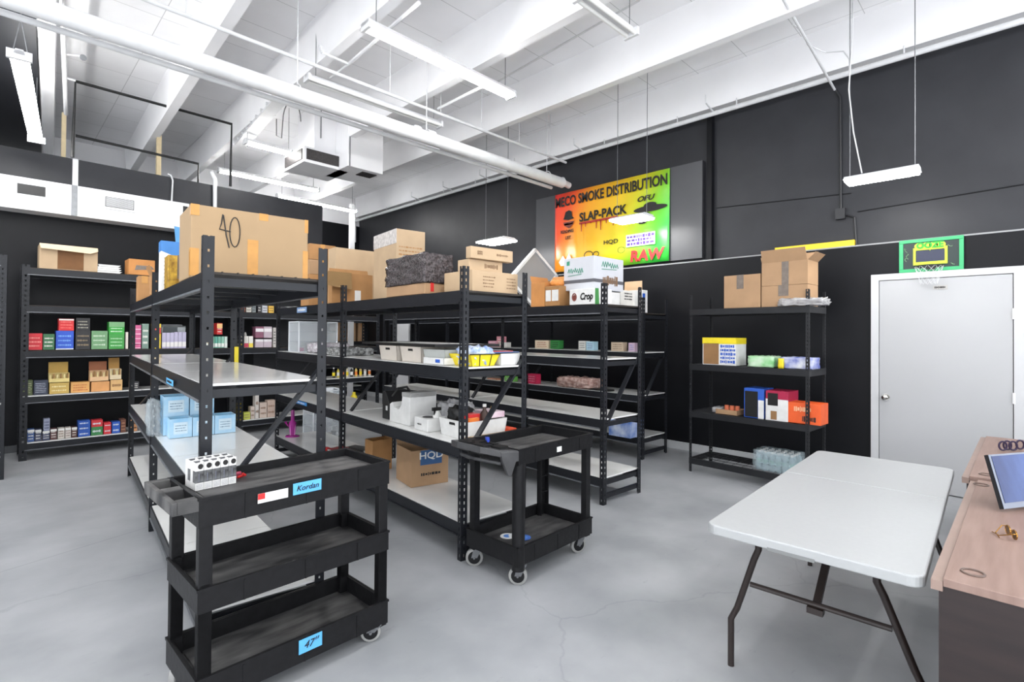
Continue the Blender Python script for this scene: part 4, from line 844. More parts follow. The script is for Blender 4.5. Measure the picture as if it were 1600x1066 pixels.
o, wd, h = sbox('blue and white open snack box on the third shelf by the door', 1163, 1194, 606, SZ[1], 0.26, BLU, seal=False)
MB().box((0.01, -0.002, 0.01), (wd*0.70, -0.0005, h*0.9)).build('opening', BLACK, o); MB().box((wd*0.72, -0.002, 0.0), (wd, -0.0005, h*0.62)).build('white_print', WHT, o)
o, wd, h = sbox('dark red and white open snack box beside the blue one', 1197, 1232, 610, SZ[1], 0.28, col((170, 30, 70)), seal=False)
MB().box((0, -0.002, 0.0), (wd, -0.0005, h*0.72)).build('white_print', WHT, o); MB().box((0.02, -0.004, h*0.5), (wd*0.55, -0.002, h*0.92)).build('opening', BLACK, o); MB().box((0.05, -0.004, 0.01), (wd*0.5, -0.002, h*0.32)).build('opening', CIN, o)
o, wd, h = sbox('bright orange snack carton, rightmost on the third shelf by the door', 1231, 1283, 628, SZ[1], 0.22, col((236, 96, 40)), seal=False)
g = MB(); scribble(g, (wd*0.2, -0.0, h*0.55), (1, 0, 0), wd*0.55, h*0.3, 1, seed=3, th=0.8); g.build('pale_print', col((246, 190, 150)), o); g = MB(); scribble(g, (wd*0.45, -0.0, h*0.1), (1, 0, 0), wd*0.45, h*0.3, 1, seed=13, th=0.8); g.build('dark_print', INK, o)
# shrink-wrapped water bottles
A = sfront(1180, SZ[0]+0.001, 0.06); WATER = mat('water_bottle', (186, 214, 224), 0.08, noise=0.25, scale=20, alpha=0.55); WL = mat('bottle_label', (70, 130, 110), 0.4, rgb2=(190, 214, 226), scale=20)
prof = [(0, 0.028), (0.01, 0.031), (0.06, 0.031), (0.062, 0.029), (0.12, 0.031), (0.15, 0.028), (0.175, 0.013), (0.18, 0.013)]
bt = T('water_bottle', 'small clear water bottle in the wrapped case on the bottom shelf', 'bottle', A+sd*0.035+sn*0.035, 0, 'bottles in the wrapped water case')
MB().tube([(0, 0, z) for z, r in prof], [r for z, r in prof], 10).build('bottle_body', WATER, bt, smooth=True)
MB().tube([(0, 0, 0.07), (0, 0, 0.115)], 0.0318, 10).build('label_band', WL, bt, smooth=True); MB().tube([(0, 0, 0.178), (0, 0, 0.197)], 0.015, 10).build('cap', WHT, bt, smooth=True)
for i in range(6):
    for j in range(4):
        if i == j == 0: continue
        r = bt.copy(); COL.objects.link(r); r.location = A+sd*(0.035+0.064*i)+sn*(0.035+0.064*j)
        for ch in list(bt.children): c = ch.copy(); COL.objects.link(c); c.parent = r
W = crumple('clear shrink wrap around the water bottles on the bottom shelf', A-sd*0.012-sn*0.012, 0.41, 0.28, 0.205, -SR, mat('shrink_wrap', (214, 230, 236), 0.08, noise=0.3, scale=14, bump=0.8, alpha=0.35), 0.012, cuts=8, name='shrink_wrap', cat='wrap', seed=10)

# ------------------------------------------------------------------ banner, hoop, signs
by0, by1, bz0, bz1 = 5.63, 3.55, 2.60, 3.90; BX = 6.685
t = T('printed_banner', 'red yellow and green printed banner hanging on the dark right wall', 'banner', (BX, by0, bz0))
bm_ = bpy.data.materials.new('banner_print'); bm_.use_nodes = True; nt = bm_.node_tree; bs = nt.nodes['Principled BSDF']; bs.inputs['Roughness'].default_value = 0.28
tc = nt.nodes.new('ShaderNodeTexCoord'); sp = nt.nodes.new('ShaderNodeSeparateXYZ'); nt.links.new(tc.outputs['Object'], sp.inputs[0])
mt = nt.nodes.new('ShaderNodeMath'); mt.operation = 'MULTIPLY_ADD'; mt.inputs[1].default_value = -0.42; nt.links.new(sp.outputs['Y'], mt.inputs[0])
m2 = nt.nodes.new('ShaderNodeMath'); m2.operation = 'MULTIPLY_ADD'; m2.inputs[1].default_value = -0.22; m2.inputs[2].default_value = 0.26; nt.links.new(sp.outputs['Z'], m2.inputs[0]); nt.links.new(m2.outputs[0], mt.inputs[2])
rp = nt.nodes.new('ShaderNodeValToRGB'); el = rp.color_ramp.elements
el[0].position = 0.0; el[0].color = (*lin((240, 62, 56)), 1); el[1].position = 1.0; el[1].color = (*lin((60, 200, 70)), 1)
for p_, c_ in ((0.16, (244, 92, 48)), (0.32, (246, 166, 40)), (0.55, (242, 198, 40)), (0.70, (214, 208, 40)), (0.86, (130, 206, 50))): e = el.new(p_); e.color = (*lin(c_), 1)
nt.links.new(mt.outputs[0], rp.inputs[0]); nt.links.new(rp.outputs[0], bs.inputs['Base Color'])
bw, bh = by0-by1, bz1-bz0
g = MB(); N = 60; M_ = 6
vs = []
for i in range(N+1):
    for j in range(M_+1):
        u_ = i/N; v_ = j/M_; x_ = -0.012-0.012*(1-v_*0.7)*sin(u_*34+v_*2)*(1.3-abs(u_-0.5)*0.6)*(1 if (u_ < 0.3 or u_ > 0.82) else 0.25)
        vs.append((x_, -bw*u_, bh*v_-0.0*u_))
g.add(vs, [(i*(M_+1)+j, (i+1)*(M_+1)+j, (i+1)*(M_+1)+j+1, i*(M_+1)+j+1) for i in range(N) for j in range(M_)])
sh = g.build('banner_sheet', bm_, t, smooth=True); so = sh.modifiers.new('thick', 'SOLIDIFY'); so.thickness = 0.001
TX = -0.032
def bt_(s, u_, v_, size, m=INK, **k): return text(s, size, t, (TX, -bw*u_, bh*v_), ROTL, m, **k)
bt_('MECO SMOKE DISTRIBUTION', 0.50, 0.88, 0.215, bold=0.006, sx=0.72)
bt_('SLAP-PACK', 0.46, 0.64, 0.19, bold=0.006, sx=0.92)
bt_('OFU', 0.82, 0.72, 0.105, bold=0.003, sx=1.3, shear=0.3)
bt_('HQD', 0.54, 0.29, 0.09, bold=0.001, sx=1.3)
bt_('RAW', 0.83, 0.085, 0.22, m=RED, bold=0.009, sx=1.05, shear=0.1)
bt_('READING', 0.13, 0.50, 0.07, bold=0.002, sx=0.9); bt_('LIST', 0.14, 0.42, 0.07, bold=0.002, sx=0.9)
def bpoly(pts, m, name='logo_mark'):
    b = MB(); b.prism([(TX, -bw*p[0], bh*p[1]) for p in pts], (-0.001, 0, 0)); return b.build(name, m, t)
bpoly([(0.09, 0.66), (0.10, 0.68), (0.115, 0.75), (0.15, 0.765), (0.175, 0.74), (0.18, 0.68), (0.20, 0.655), (0.145, 0.64)], INK, 'hat_logo')
bpoly([(0.09, 0.62), (0.2, 0.62), (0.19, 0.58), (0.15, 0.535), (0.105, 0.575)], mat('face_grey', (120, 60, 50), 0.6), 'hat_logo_face')
bpoly([(0.10, 0.60), (0.14, 0.605), (0.15, 0.595), (0.19, 0.605), (0.185, 0.585), (0.15, 0.58), (0.105, 0.58)], INK, 'hat_logo')
b = MB()
for k, (x, l) in enumerate(((0.27, 0.10), (0.31, 0.05), (0.36, 0.02), (0.41, 0.09), (0.45, 0.12), (0.5, 0.05), (0.56, 0.09))): b.prism([(TX, -bw*(x-0.006), bh*0.57), (TX, -bw*(x+0.006), bh*0.57), (TX, -bw*(x+0.003), bh*(0.57-l)), (TX, -bw*(x-0.003), bh*(0.57-l))], (-0.001, 0, 0))
b.prism([(TX, -bw*0.25, bh*0.585), (TX, -bw*0.6, bh*0.585), (TX, -bw*0.6, bh*0.56), (TX, -bw*0.25, bh*0.56)], (-0.001, 0, 0)); b.build('drip_print', mat('drip_red', (176, 50, 40), 0.5), t)
b = MB(); el_ = lambda cx, cz, rx, rz: [(TX, -bw*(cx+rx*cos(2*pi*k/24)), bh*(cz+rz*sin(2*pi*k/24))) for k in range(24)]
b.prism(el_(0.86, 0.60, 0.13, 0.035), (-0.001, 0, 0)); b.prism(el_(0.86, 0.635, 0.05, 0.035), (-0.0012, 0, 0)); b.prism(el_(0.80, 0.545, 0.06, 0.02), (-0.001, 0, 0)); b.build('saucer_logo', INK, t)
b = MB()
for a_ in (-70, -42, -18, 0, 18, 42, 70):
    l_ = 0.16*(1-abs(a_)/150); a_ = RAD(a_); P_ = V((TX, -bw*0.80, bh*0.44)); d_ = V((0, -sin(a_), cos(a_))); n_ = V((0, cos(a_), sin(a_)))
    b.prism([P_, P_+d_*l_*0.5+n_*0.012, P_+d_*l_, P_+d_*l_*0.5-n_*0.012], (-0.001, 0, 0))
b.build('leaf_logo', INK, t)
bpoly([(0.67, 0.34), (0.90, 0.34), (0.90, 0.20), (0.67, 0.20)], WHT, 'sticker_logo')
b = MB(); scribble(b, (TX-0.002, -bw*0.68, bh*0.21), (0, -1, 0), bw*0.21, bh*0.12, 3, 0, V((-1, 0, 0)), 7, 0.8); b.build('sticker_print', mat('purple_ink', (88, 56, 150), 0.5), t)
b = MB(); b.tube([(TX, -bw*(0.34+0.04*cos(2*pi*k/12)), bh*(0.17+0.045*sin(2*pi*k/12))) for k in range(13)], 0.006, 5); b.tube([(TX, -bw*(0.41+0.025*cos(2*pi*k/12)), bh*(0.17+0.03*sin(2*pi*k/12))) for k in range(13)], 0.006, 5)
b.tube([(TX, -bw*(0.63+0.03*cos(2*pi*k/12)), bh*(0.18+0.035*sin(2*pi*k/12))) for k in range(13)], 0.003, 5); b.build('bubble_logo', INK, t)
bpoly([(0.05, 0.12), (0.09, 0.2), (0.12, 0.14), (0.15, 0.22), (0.18, 0.14), (0.22, 0.12), (0.2, 0.07), (0.07, 0.07)], WHT, 'white_logo')
# yellow strip on the ledge
p, q = onx(1212, 392, 6.74), onx(1336, 380, 6.74)
tag(MB().box((6.71, q.y, 2.566), (6.76, p.y, 2.63)).build('yellow_board', mat('yellow_paint', (250, 214, 40), 0.4, noise=0.08)), 'long bright yellow strip lying on the wall ledge', 'board')
# mini hoop
hp = T('mini_hoop', 'green framed mini basketball hoop mounted over the white door', 'hoop', (6.69, 0.949, 2.222))
HW, HH = 0.51, 0.335; HG = mat('hoop_green', (54, 168, 108), 0.35, noise=0.1); HD = mat('hoop_dark', (20, 40, 38), 0.4)
g = MB()
for q in ((0, 0, HW, 0.035), (0, HH-0.035, HW, HH), (0, 0.035, 0.035, HH-0.035), (HW-0.035, 0.035, HW, HH-0.035)): g.box((-0.03, -q[0], q[1]), (-0.008, -q[2], q[3]))
g.build('board_frame', HG, hp, bevel=0.003); MB().box((-0.018, -0.03, 0.03), (-0.002, -HW+0.03, HH-0.03)).build('backboard', HD, hp)
b = MB(); rn = random.Random(4)
for k in range(26):
    y = -rn.uniform(0.05, HW-0.06); z = rn.uniform(0.05, HH-0.06)
    if -HW*0.79 < y < -HW*0.21: continue
    pts = [(-0.0195, y, z)]
    for j in range(4): pts.append((-0.0195, pts[-1][1]+rn.uniform(-0.02, 0.02), pts[-1][2]+rn.uniform(-0.022, 0.022)))
    b.tube(pts, 0.0022, 5)
b.build('doodle_print', mat('doodle', (130, 170, 120), 0.5), hp)
g = MB(); LY = mat('lime', (190, 222, 50), 0.4, noise=0.1)
for q in ((0.23, 0.07, 0.76, 0.10), (0.23, 0.22, 0.76, 0.245), (0.23, 0.10, 0.27, 0.22), (0.72, 0.10, 0.76, 0.22)): g.box((-0.030, -HW*q[0], q[1]), (-0.018, -HW*q[2], q[3]))
g.build('inner_frame', LY, hp); MB().box((-0.021, -HW*0.27, 0.10), (-0.018, -HW*0.72, 0.22)).build('inner_panel', mat('navy', (34, 40, 66), 0.4), hp)
G2 = mat('slime_green', (20, 140, 30), 0.4, rgb2=(40, 180, 40), scale=30)
b = MB()
for k in range(4): c_ = 0.32+0.115*k; b.prism([(-0.034, -HW*c_+0.036*cos(a_), 0.262+0.032*sin(a_)) for a_ in [2*pi*j/16 for j in range(16)]], (0.012, 0, 0))
for k in range(7): c_ = 0.27+0.075*k; b.prism([(-0.033, -HW*c_+0.008, 0.245), (-0.033, -HW*c_-0.008, 0.245), (-0.033, -HW*c_, 0.205+0.012*(k % 3))], (0.01, 0, 0))
b.build('drip_lettering_back', LY, hp); text('OOZE', 0.078, hp, (-0.0345, -HW*0.493, 0.262), ROTL, G2, bold=0.004, sx=0.98)
rim = [(-0.13+0.10*cos(a_), -HW*0.5+0.115*sin(a_), 0.045) for a_ in [2*pi*k/28 for k in range(29)]]
g = MB(); g.tube(rim, 0.005, 8); g.box((-0.05, -HW*0.44, 0.02), (-0.02, -HW*0.58, 0.065)); g.build('hoop_rim', BLACK, hp)
g = MB()
for k in range(12):
    for sg_ in (1, -1):
        pts = []
        for j in range(6):
            a_ = 2*pi*(k+sg_*j*0.5)/12; r_ = 1-0.085*j; pts.append((-0.13+0.10*r_*cos(a_), -HW*0.5+0.115*r_*sin(a_), 0.045-0.036*j))
        g.tube(pts, 0.0016, 4)
g.build('net', mat('net_cord', (214, 216, 218), 0.6, noise=0.2), hp)

# ------------------------------------------------------------------ small packs on the left rack
LZ = [0.212, 0.772, 1.317, 1.862, 2.312]; YL = 8.50
def lp(x, Y=YL): return ony(x, 560, Y).x
def pack(label, x0, x1, yt, z, rgb, dep=0.16, Y=YL, name='retail_box', cat='box', group=None, band=None, pale=None, base=0.0, seed=None, rows=3):
    a, b = lp(x0, Y), lp(x1, Y); z0 = z+0.002+base; h = hz(a, Y, yt)-z0
    t = T(name, label, cat, (a, Y, z0), 0, group); wd = b-a-0.002
    MB().box((0, 0, 0), (wd, dep, h)).build('box_body', col(rgb) if isinstance(rgb, tuple) else rgb, t)
    if band: MB().box((0.0, -0.0015, h*band[1]), (wd, 0, h*band[2])).build('colour_band', col(band[0]), t)
    if pale is not None:
        g = MB(); scribble(g, (wd*0.12, 0, h*0.12), (1, 0, 0), wd*0.76, h*0.72, rows, seed=seed or int(x0)); g.build('print', col(pale) if isinstance(pale, tuple) else pale, t)
    return t, a, wd, h, z0
z3, z4, z5 = LZ[2], LZ[1], LZ[0]
LT = (236, 234, 226)
pack('bright red retail box, leftmost on the middle shelf of the left rack', 42, 66, 521, z3, (206, 40, 52), pale=(240, 150, 140))
pack('dark green retail box right of the leftmost red one, left rack', 67, 85, 522, z3, (58, 112, 72), pale=LT)
_, _, _, h, z0 = pack('royal blue retail carton under the red one, left rack', 87, 115, 517, z3, (40, 84, 196), pale=(120, 170, 230), band=((225, 228, 232), 0.0, 0.06))
pack('red retail box standing on the royal blue carton, left rack', 91, 115, 498, z0+h, (214, 40, 44), band=((240, 236, 232), 0.86, 0.98), pale=(240, 120, 110))
_, _, _, h, z0 = pack('black retail carton with brown picture, lower of the two black ones', 117.5, 141, 517, z3, (40, 40, 42), pale=(142, 124, 96))
pack('black retail box on top of the other black one, left rack', 118, 140, 497, z0+h, (36, 36, 38), pale=(170, 166, 150))
pack('pale green retail carton between the black and the tall green ones', 142.5, 168, 517, z3, (112, 156, 112), pale=(196, 214, 190))
_, _, _, h, z0 = pack('green retail carton under the other bright green one', 169.5, 194, 523, z3, (66, 152, 70), pale=(180, 220, 180))
pack('bright green retail box stacked on the green carton, left rack', 169.5, 194, 503, z0+h, (52, 160, 60), band=((120, 170, 120), 0.6, 1.0), pale=(200, 230, 200))
pack('narrow white retail box right of the green cartons', 196, 200, 519, z3, (226, 216, 206))
for k in range(5):
    pack(['lowest', 'second lowest', 'middle', 'second highest', 'topmost'][k]+' pink flat pack of the pink pile on the left rack', 208, 220, 538.5-7.6*k, z3, (206, 98, 142), base=0.062*k, band=((240, 190, 210), 0.1, 0.3), group='pink flat packs on the left rack')
pack('grey green retail box right of the pink pile', 221.5, 232, 506, z3, (126, 150, 138), pale=LT)
pack('tall yellow and red retail box on the left rack', 239, 251, 506, z3, (232, 200, 60), band=((206, 74, 60), 0.6, 0.85), pale=LT)
names = ['first', 'second', 'third', 'fourth', 'fifth', 'sixth', 'seventh']
for k in range(6):
    pack(names[k]+' violet and white box from the left in the violet row', 253+6.3*k, 259+6.3*k, 520 if k < 3 else 519, z3, (186, 180, 206), band=((232, 228, 226), 0.1, 0.4), group='violet and white boxes in a row')
t_ = T('display_bin', 'clear acrylic display bin with dark label behind the violet boxes', 'bin', (lp(253, 8.62), 8.68, z3+0.002))
wd = lp(291, 8.62)-lp(253, 8.62); b = MB(); b.box((0, 0, 0), (wd, 0.2, 0.01)); b.box((0, 0, 0.01), (wd, 0.004, 0.30)); b.box((0, 0.196, 0.01), (wd, 0.2, 0.34)); b.box((0, 0.004, 0.01), (0.004, 0.196, 0.32)); b.box((wd-0.004, 0.004, 0.01), (wd, 0.196, 0.32)); b.build('bin_body', CLEAR, t_)
b = MB(); b.box((0.02, -0.003, 0.18), (wd*0.66, -0.001, 0.30), 0); b.build('dark_label', mat('slate', (66, 74, 78), 0.4), t_)
MB().box((0.01, -0.004, 0.155), (wd*0.75, -0.0015, 0.178)).build('yellow_strip', YEL, t_)
for k in range(7):
    c_ = [(226, 214, 190), (222, 190, 70), (120, 178, 150), (96, 168, 150), (120, 182, 160), (140, 190, 170), (206, 224, 214)][k]
    pack(names[k]+' box from the left in the row of narrow green and yellow boxes', 320.5+5.0*k, 325+5.0*k, 526, z3, c_, band=((228, 232, 226), 0.08, 0.4), group='narrow green and yellow boxes in a row')
pack('red and orange box standing on the narrow green row', 338.5, 347, 505, z3, (200, 52, 50), base=0.2, band=((238, 196, 130), 0.55, 0.95), pale=LT)
for k, (c_, n_) in enumerate((((226, 206, 60), 'yellow'), ((214, 74, 96), 'pink'), ((240, 214, 84), 'pale yellow'))):
    pack('narrow white box with %s base right of the perforated post' % n_, 374+7.3*k, 380.6+7.3*k, 525.5, z3, LT, band=(c_, 0.02, 0.38), group='narrow two colour boxes')
for k in range(2): tag(MB().tube([(lp(377.5+8*k), 8.58, z3+0.17), (lp(377.5+8*k), 8.58, z3+0.20), (lp(377.5+8*k), 8.58, z3+0.225), (lp(377.5+8*k), 8.58, z3+0.24)], [0.018, 0.02, 0.012, 0.006], 10).build('capped_bottle', col((206, 204, 200)), smooth=True), ['rounded white cap above the yellow based box', 'rounded white cap above the pink based box'][k], 'bottle', 'white caps behind the narrow boxes')
for k in range(4):
    x0 = 399+(k % 2)*13; bs_ = (k//2)*0.125
    pack(['lower left', 'lower right', 'upper left', 'upper right'][k]+' box of the four mauve boxes with round prints', x0, x0+12.4, 528 if k < 2 else 510.5, z3, (196, 180, 190) if k != 2 else (140, 90, 110), base=bs_, band=((240, 236, 238), 0.6, 0.85), group='four mauve boxes with round prints')
pack('narrow patterned pack at the right end of the middle shelf', 426.5, 431, 512, z3, (200, 196, 190), pale=INK, rows=5)
# yellow tag on the post
tag(MB().box((lp(366, 8.3), 8.40, z3-0.09), (lp(372.5, 8.3), 8.405, z3+0.04)).build('price_tag', YEL), 'yellow tag hanging from the perforated post before the left rack', 'tag') if False else None
# top shelves
z2 = LZ[3]
for k, (x0, x1, c_, n_) in enumerate(((376, 382, (180, 80, 50), 'dark red'), (384, 392, (214, 210, 200), 'white and pink'), (393, 399, (120, 128, 130), 'grey'), (402, 407, (60, 60, 66), 'black'), (409, 417, (200, 202, 208), 'pale'), (419, 427, (232, 186, 80), 'amber'))):
    pack('small %s pack in the high row right of the front rack' % n_, x0, x1, 476+k*0.4, z2, c_, dep=0.1, pale=LT if k in (0, 3) else INK, rows=2)
for k, (x0, x1, c_, n_) in enumerate(((433, 446, (70, 70, 74), 'black and white patterned'), (448, 459, (150, 152, 152), 'grey patterned'), (460, 470, (226, 222, 216), 'white'), (472, 492, (214, 170, 128), 'flat brown'))):
    pack('%s pack on the high shelf above the acrylic case' % n_, x0, x1, 479, z2, c_, dep=0.12, pale=LT if k < 2 else None, rows=3)
a_, b_ = lp(59), lp(151)
zt = LZ[4]+0.002; hh_ = hz(a_, 8.55, 380)-zt
o = carton('open tan carton lying on its side on top of the left rack', V((a_, 8.55, zt)), b_-a_, 0.34, hh_, 0, CARD2, seal=False)
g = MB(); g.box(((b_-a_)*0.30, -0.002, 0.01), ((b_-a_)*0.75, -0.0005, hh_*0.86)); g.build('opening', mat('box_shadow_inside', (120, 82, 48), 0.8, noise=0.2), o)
g = MB(); g.prism([(0.0, 0, hh_), (b_-a_, 0, hh_), ((b_-a_)*1.0, -0.03, hh_*0.86), ((b_-a_)*0.86, -0.05, hh_*0.74), (0.01, -0.05, hh_*0.80)], (0, 0.003, 0.004)); g.build('flap', mat('pale_flap', (226, 200, 166), 0.7, noise=0.08), o)
g = MB(); g.prism([(0.0, -0.003, 0.0), ((b_-a_)*0.30, -0.006, 0.0), ((b_-a_)*0.30, -0.006, hh_*0.82), (0, -0.003, hh_*0.82)], (0, 0.002, 0)); g.prism([((b_-a_)*0.75, -0.006, 0.0), ((b_-a_), -0.003, 0.0), ((b_-a_), -0.003, hh_*0.8), ((b_-a_)*0.75, -0.006, hh_*0.8)], (0, 0.002, 0)); g.build('flap', CARD2, o)
for k in range(4):
    a1, b1 = lp(149+1.5*k), lp(190-0.7*k); q = MB(); q.prism([(0, 0, 0.0), (b1-a1-0.03, 0, 0.0), (b1-a1, 0, 0.025), (-0.012, 0, 0.025)], (0, 0.3, 0)); o = q.build('plastic_tray', WHT, loc=(a1, 8.55, zt+0.028*k))
    tag(o, ['lowest', 'second lowest', 'third', 'topmost'][k]+' white tray of the stack on top of the left rack', 'tray', 'stacked white trays')
a1, b1 = lp(199), lp(240); h_ = hz(a1, 8.5, 404)-zt
o = carton('orange box with grey tape on top of the left rack', V((a1, 8.5, zt)), b1-a1, 0.3, h_, 0, CARD4, tape=None, seal=False)
MB().prism([((b1-a1)*0.22, -0.002, h_*0.3), ((b1-a1)*0.98, -0.002, h_*0.42), ((b1-a1)*0.85, -0.002, h_*0.62), ((b1-a1)*0.28, -0.002, h_*0.62)], (0, 0.001, 0)).build('packing_tape', TAPEG, o)
# third shelf from the floor: wooden display boxes
def cigar(label, x0, x1, ybot, ytop, yopen, z, rgb, lid):
    a, b = lp(x0), lp(x1); z0 = z+0.002+ybot; zm = hz(a, YL, yopen); zt_ = hz(a, YL, ytop); wd = b-a
    t = T('display_box', label, 'box', (a, YL, z0)); h = zm-z0
    g = MB(); g.box((0, 0, 0), (wd, 0.14, 0.006)); g.box((0, 0, 0), (wd, 0.006, h*0.45)); g.box((0, 0.006, 0), (0.006, 0.14, h)); g.box((wd-0.006, 0.006, 0), (wd, 0.14, h)); g.box((0, 0.134, 0), (wd, 0.14, h))
    g.build('box_body', col(rgb), t)
    MB().prism([(0.003, 0.136, h), (wd-0.003, 0.136, h), (wd-0.003, 0.15, zt_-z0), (0.003, 0.15, zt_-z0)], (0, 0.006, 0)).build('lid', col(lid), t)
    n = max(4, int(wd/0.028))
    for k in range(n):
        x = 0.014+(wd-0.028)*k/(n-1); MB().box((x-0.009, 0.012, 0.01), (x+0.009, 0.03, h*(0.85+0.1*(k % 2)))).build('pack', col([(226, 208, 150), (150, 112, 60)][k % 2]), t)
    return t
pack('green black patterned flat packs, leftmost on the second shelf of the left rack', 35, 52, 595, z4, (84, 96, 60), pale=(206, 210, 160), rows=6)
pack('blue black striped flat packs right of the green patterned ones', 53.5, 76, 595, z4, (52, 58, 76), pale=(190, 196, 210), rows=6)
_, _, _, h, z0 = pack('gold box supporting the gold display box, left rack', 78, 109, 599, z4, (204, 172, 92), pale=(240, 226, 170), rows=2)
cigar('gold display box with raised lid on the left rack', 77, 109, z0+h-z4, 567, 584, z4, (226, 204, 132), (196, 156, 60))
pack('orange wooden look box right of the gold ones, lettered in red', 111.5, 141, 598, z4, (226, 170, 100), pale=(190, 90, 50), rows=3)
_, _, _, h, z0 = pack('light orange box under the open brown display box', 143.5, 172, 597, z4, (222, 160, 100), pale=None)
cigar('brown display box with raised lid on the left rack', 141, 170, z0+h-z4, 566, 580, z4, (224, 184, 140), (150, 84, 40))
_, _, _, h, z0 = pack('cream box under the tall cream display box', 173.5, 192, 594, z4, (228, 184, 124), pale=(150, 110, 70), rows=1)
cigar('cream display box with raised lid, rightmost of the three on the left rack', 172, 190, z0+h-z4, 560, 577, z4, (226, 206, 170), (176, 130, 56))
pack('small black and white pack beyond the cream boxes', 205, 218, 597, z4, (70, 70, 74), pale=LT, rows=3)
# lowest shelf
low = ((45, 56, 672, (62, 92, 150), LT, 'small blue pack, leftmost on the lowest shelf'), (57, 67, 672, (70, 74, 100), LT, 'dark blue pack second on the lowest shelf'), (68.5, 80, 674, (60, 66, 96), LT, 'dark blue pack under the lone higher pack'),
       (81, 91, 671, (96, 62, 62), LT, 'maroon and white pack on the lowest shelf'), (92.5, 103, 670, (206, 200, 190), (120, 90, 80), 'first white striped pack on the lowest shelf'), (104, 113, 669, (206, 198, 190), (120, 90, 80), 'second white striped pack on the lowest shelf'), (114, 122.5, 668, (84, 54, 48), LT, 'brown and white pack beside the blue pile'))
for x0, x1, yt, c_, p_, lb in low:
    q = pack(lb, x0, x1, yt, z5, c_, dep=0.12, pale=p_, band=((232, 232, 228), 0.78, 0.98), rows=3)
    if x0 == 68.5: pack('lone white and blue pack standing on a dark blue one', 70, 80, 655, z5, (150, 156, 180), dep=0.1, base=q[3], pale=(60, 66, 96), rows=3)
def pile(lbs, x0, x1, yts, cols):
    base = 0
    for lb, yt, c_ in zip(lbs, yts, cols):
        q = pack(lb, x0, x1, yt, z5, c_, dep=0.14, base=base, pale=(216, 222, 230), rows=1); base += q[3]+0.001
pile(['lowest blue pack of the blue pile', 'middle blue pack of the blue pile', 'top blue pack of the blue pile'], 124, 143, [674.5, 666, 658.5], [(40, 84, 170)]*3)
pile(['green pack under the red one on the lowest shelf', 'red pack on top of the green one on the lowest shelf'], 144.5, 162.5, [668, 657.5], [(60, 130, 76), (200, 52, 60)])
pile(['lower red pack beside the green one', 'upper red pack beside the green one'], 164, 175.5, [669, 661.5], [(204, 50, 58)]*2)
pile(['lower blue pack of the right pair', 'upper blue pack of the right pair'], 177, 189.5, [668, 660], [(46, 90, 180)]*2)
pack('brown picture box at the right of the lowest shelf', 190.5, 198.5, 656, z5, (110, 70, 54), pale=(190, 140, 110), rows=3); pack('orange brown box behind the front rack post, lowest shelf', 206, 216, 656, z5, (196, 138, 92), pale=INK, rows=2)
# second bay, lowest shelf
for x0, x1, yt, c_, lb in ((372, 381, 631, (232, 204, 50), 'tall yellow bottle pack low behind the diagonal brace'), (382, 392, 645, (206, 214, 96), 'green and yellow packet row low behind the brace'), (393, 399, 636, (214, 200, 190), 'pale round pot low on the left rack'), (400, 405.5, 618, (220, 214, 208), 'tall narrow cream box low on the left rack'), (407, 418, 630, (214, 196, 184), 'cream box pile low on the left rack'), (419, 431, 626, (206, 184, 170), 'pink cream pack at the right of the low cream boxes')):
    pack(lb, x0, x1, yt, z5, c_, dep=0.12, pale=(150, 120, 100), rows=2)
# bottles at the end of the second bay
for k in range(9):
    x0 = 522+7.0*k
    c_ = [(40, 40, 40), (210, 196, 90), (60, 56, 50), (226, 218, 190), (36, 36, 36), (214, 190, 110), (206, 176, 120), (200, 190, 180), (220, 210, 200)][k]
    a1 = lp(x0+3); tb_ = T('juice_bottle', ['black', 'yellow', 'dark brown', 'cream', 'solid black', 'amber', 'tan', 'pale grey', 'off white'][k]+' small bottle in the bottle row behind the middle rack', 'bottle', (a1, 8.58, z4+0.002), 0, 'small bottles behind the middle rack')
    MB().tube([(0, 0, 0), (0, 0, 0.12), (0, 0, 0.135), (0, 0, 0.155)], [0.024, 0.024, 0.01, 0.01], 10).build('bottle_body', col(c_), tb_, smooth=True)
    MB().tube([(0, 0, 0.03), (0, 0, 0.09)], 0.0248, 10).build('label_band', [YEL, WHT, ORG][k % 3], tb_, smooth=True); MB().tube([(0, 0, 0.152), (0, 0, 0.175)], 0.012, 8).build('cap', BLACK if k % 2 else WHT, tb_, smooth=True)
tag(MB().tube([(lp(542), 8.6, z5+0.002), (lp(542), 8.6, z5+0.14), (lp(542), 8.6, z5+0.17), (lp(542), 8.6, z5+0.22)], [0.05, 0.05, 0.02, 0.02], 12).build('spray_can', RED, smooth=True), 'bright red can low behind the middle rack', 'can')
tag(MB().tube([(lp(558), 8.6, z5+0.002), (lp(558), 8.6, z5+0.2), (lp(558), 8.6, z5+0.24), (lp(558), 8.6, z5+0.28)], [0.06, 0.06, 0.03, 0.03], 12).build('detergent_bottle', YEL, smooth=True), 'bright yellow bottle low behind the middle rack', 'bottle')
# brown cartons on the distant rack
for k, (x0, x1, yt, z_, lb) in enumerate(((524, 538, 497, 1.352, 'left brown carton on the distant rack'), (545, 556, 503, 1.352, 'middle brown carton on the distant rack'), (560, 572, 503, 1.352, 'right brown carton on the distant rack'))):
    a1 = ony(x0, 500, 11.85).x; b1 = ony(x1, 500, 11.85).x; carton(lb, V((a1, 11.85, z_+0.001)), b1-a1, 0.3, hz(a1, 11.85, yt)-z_, 0, CARD)

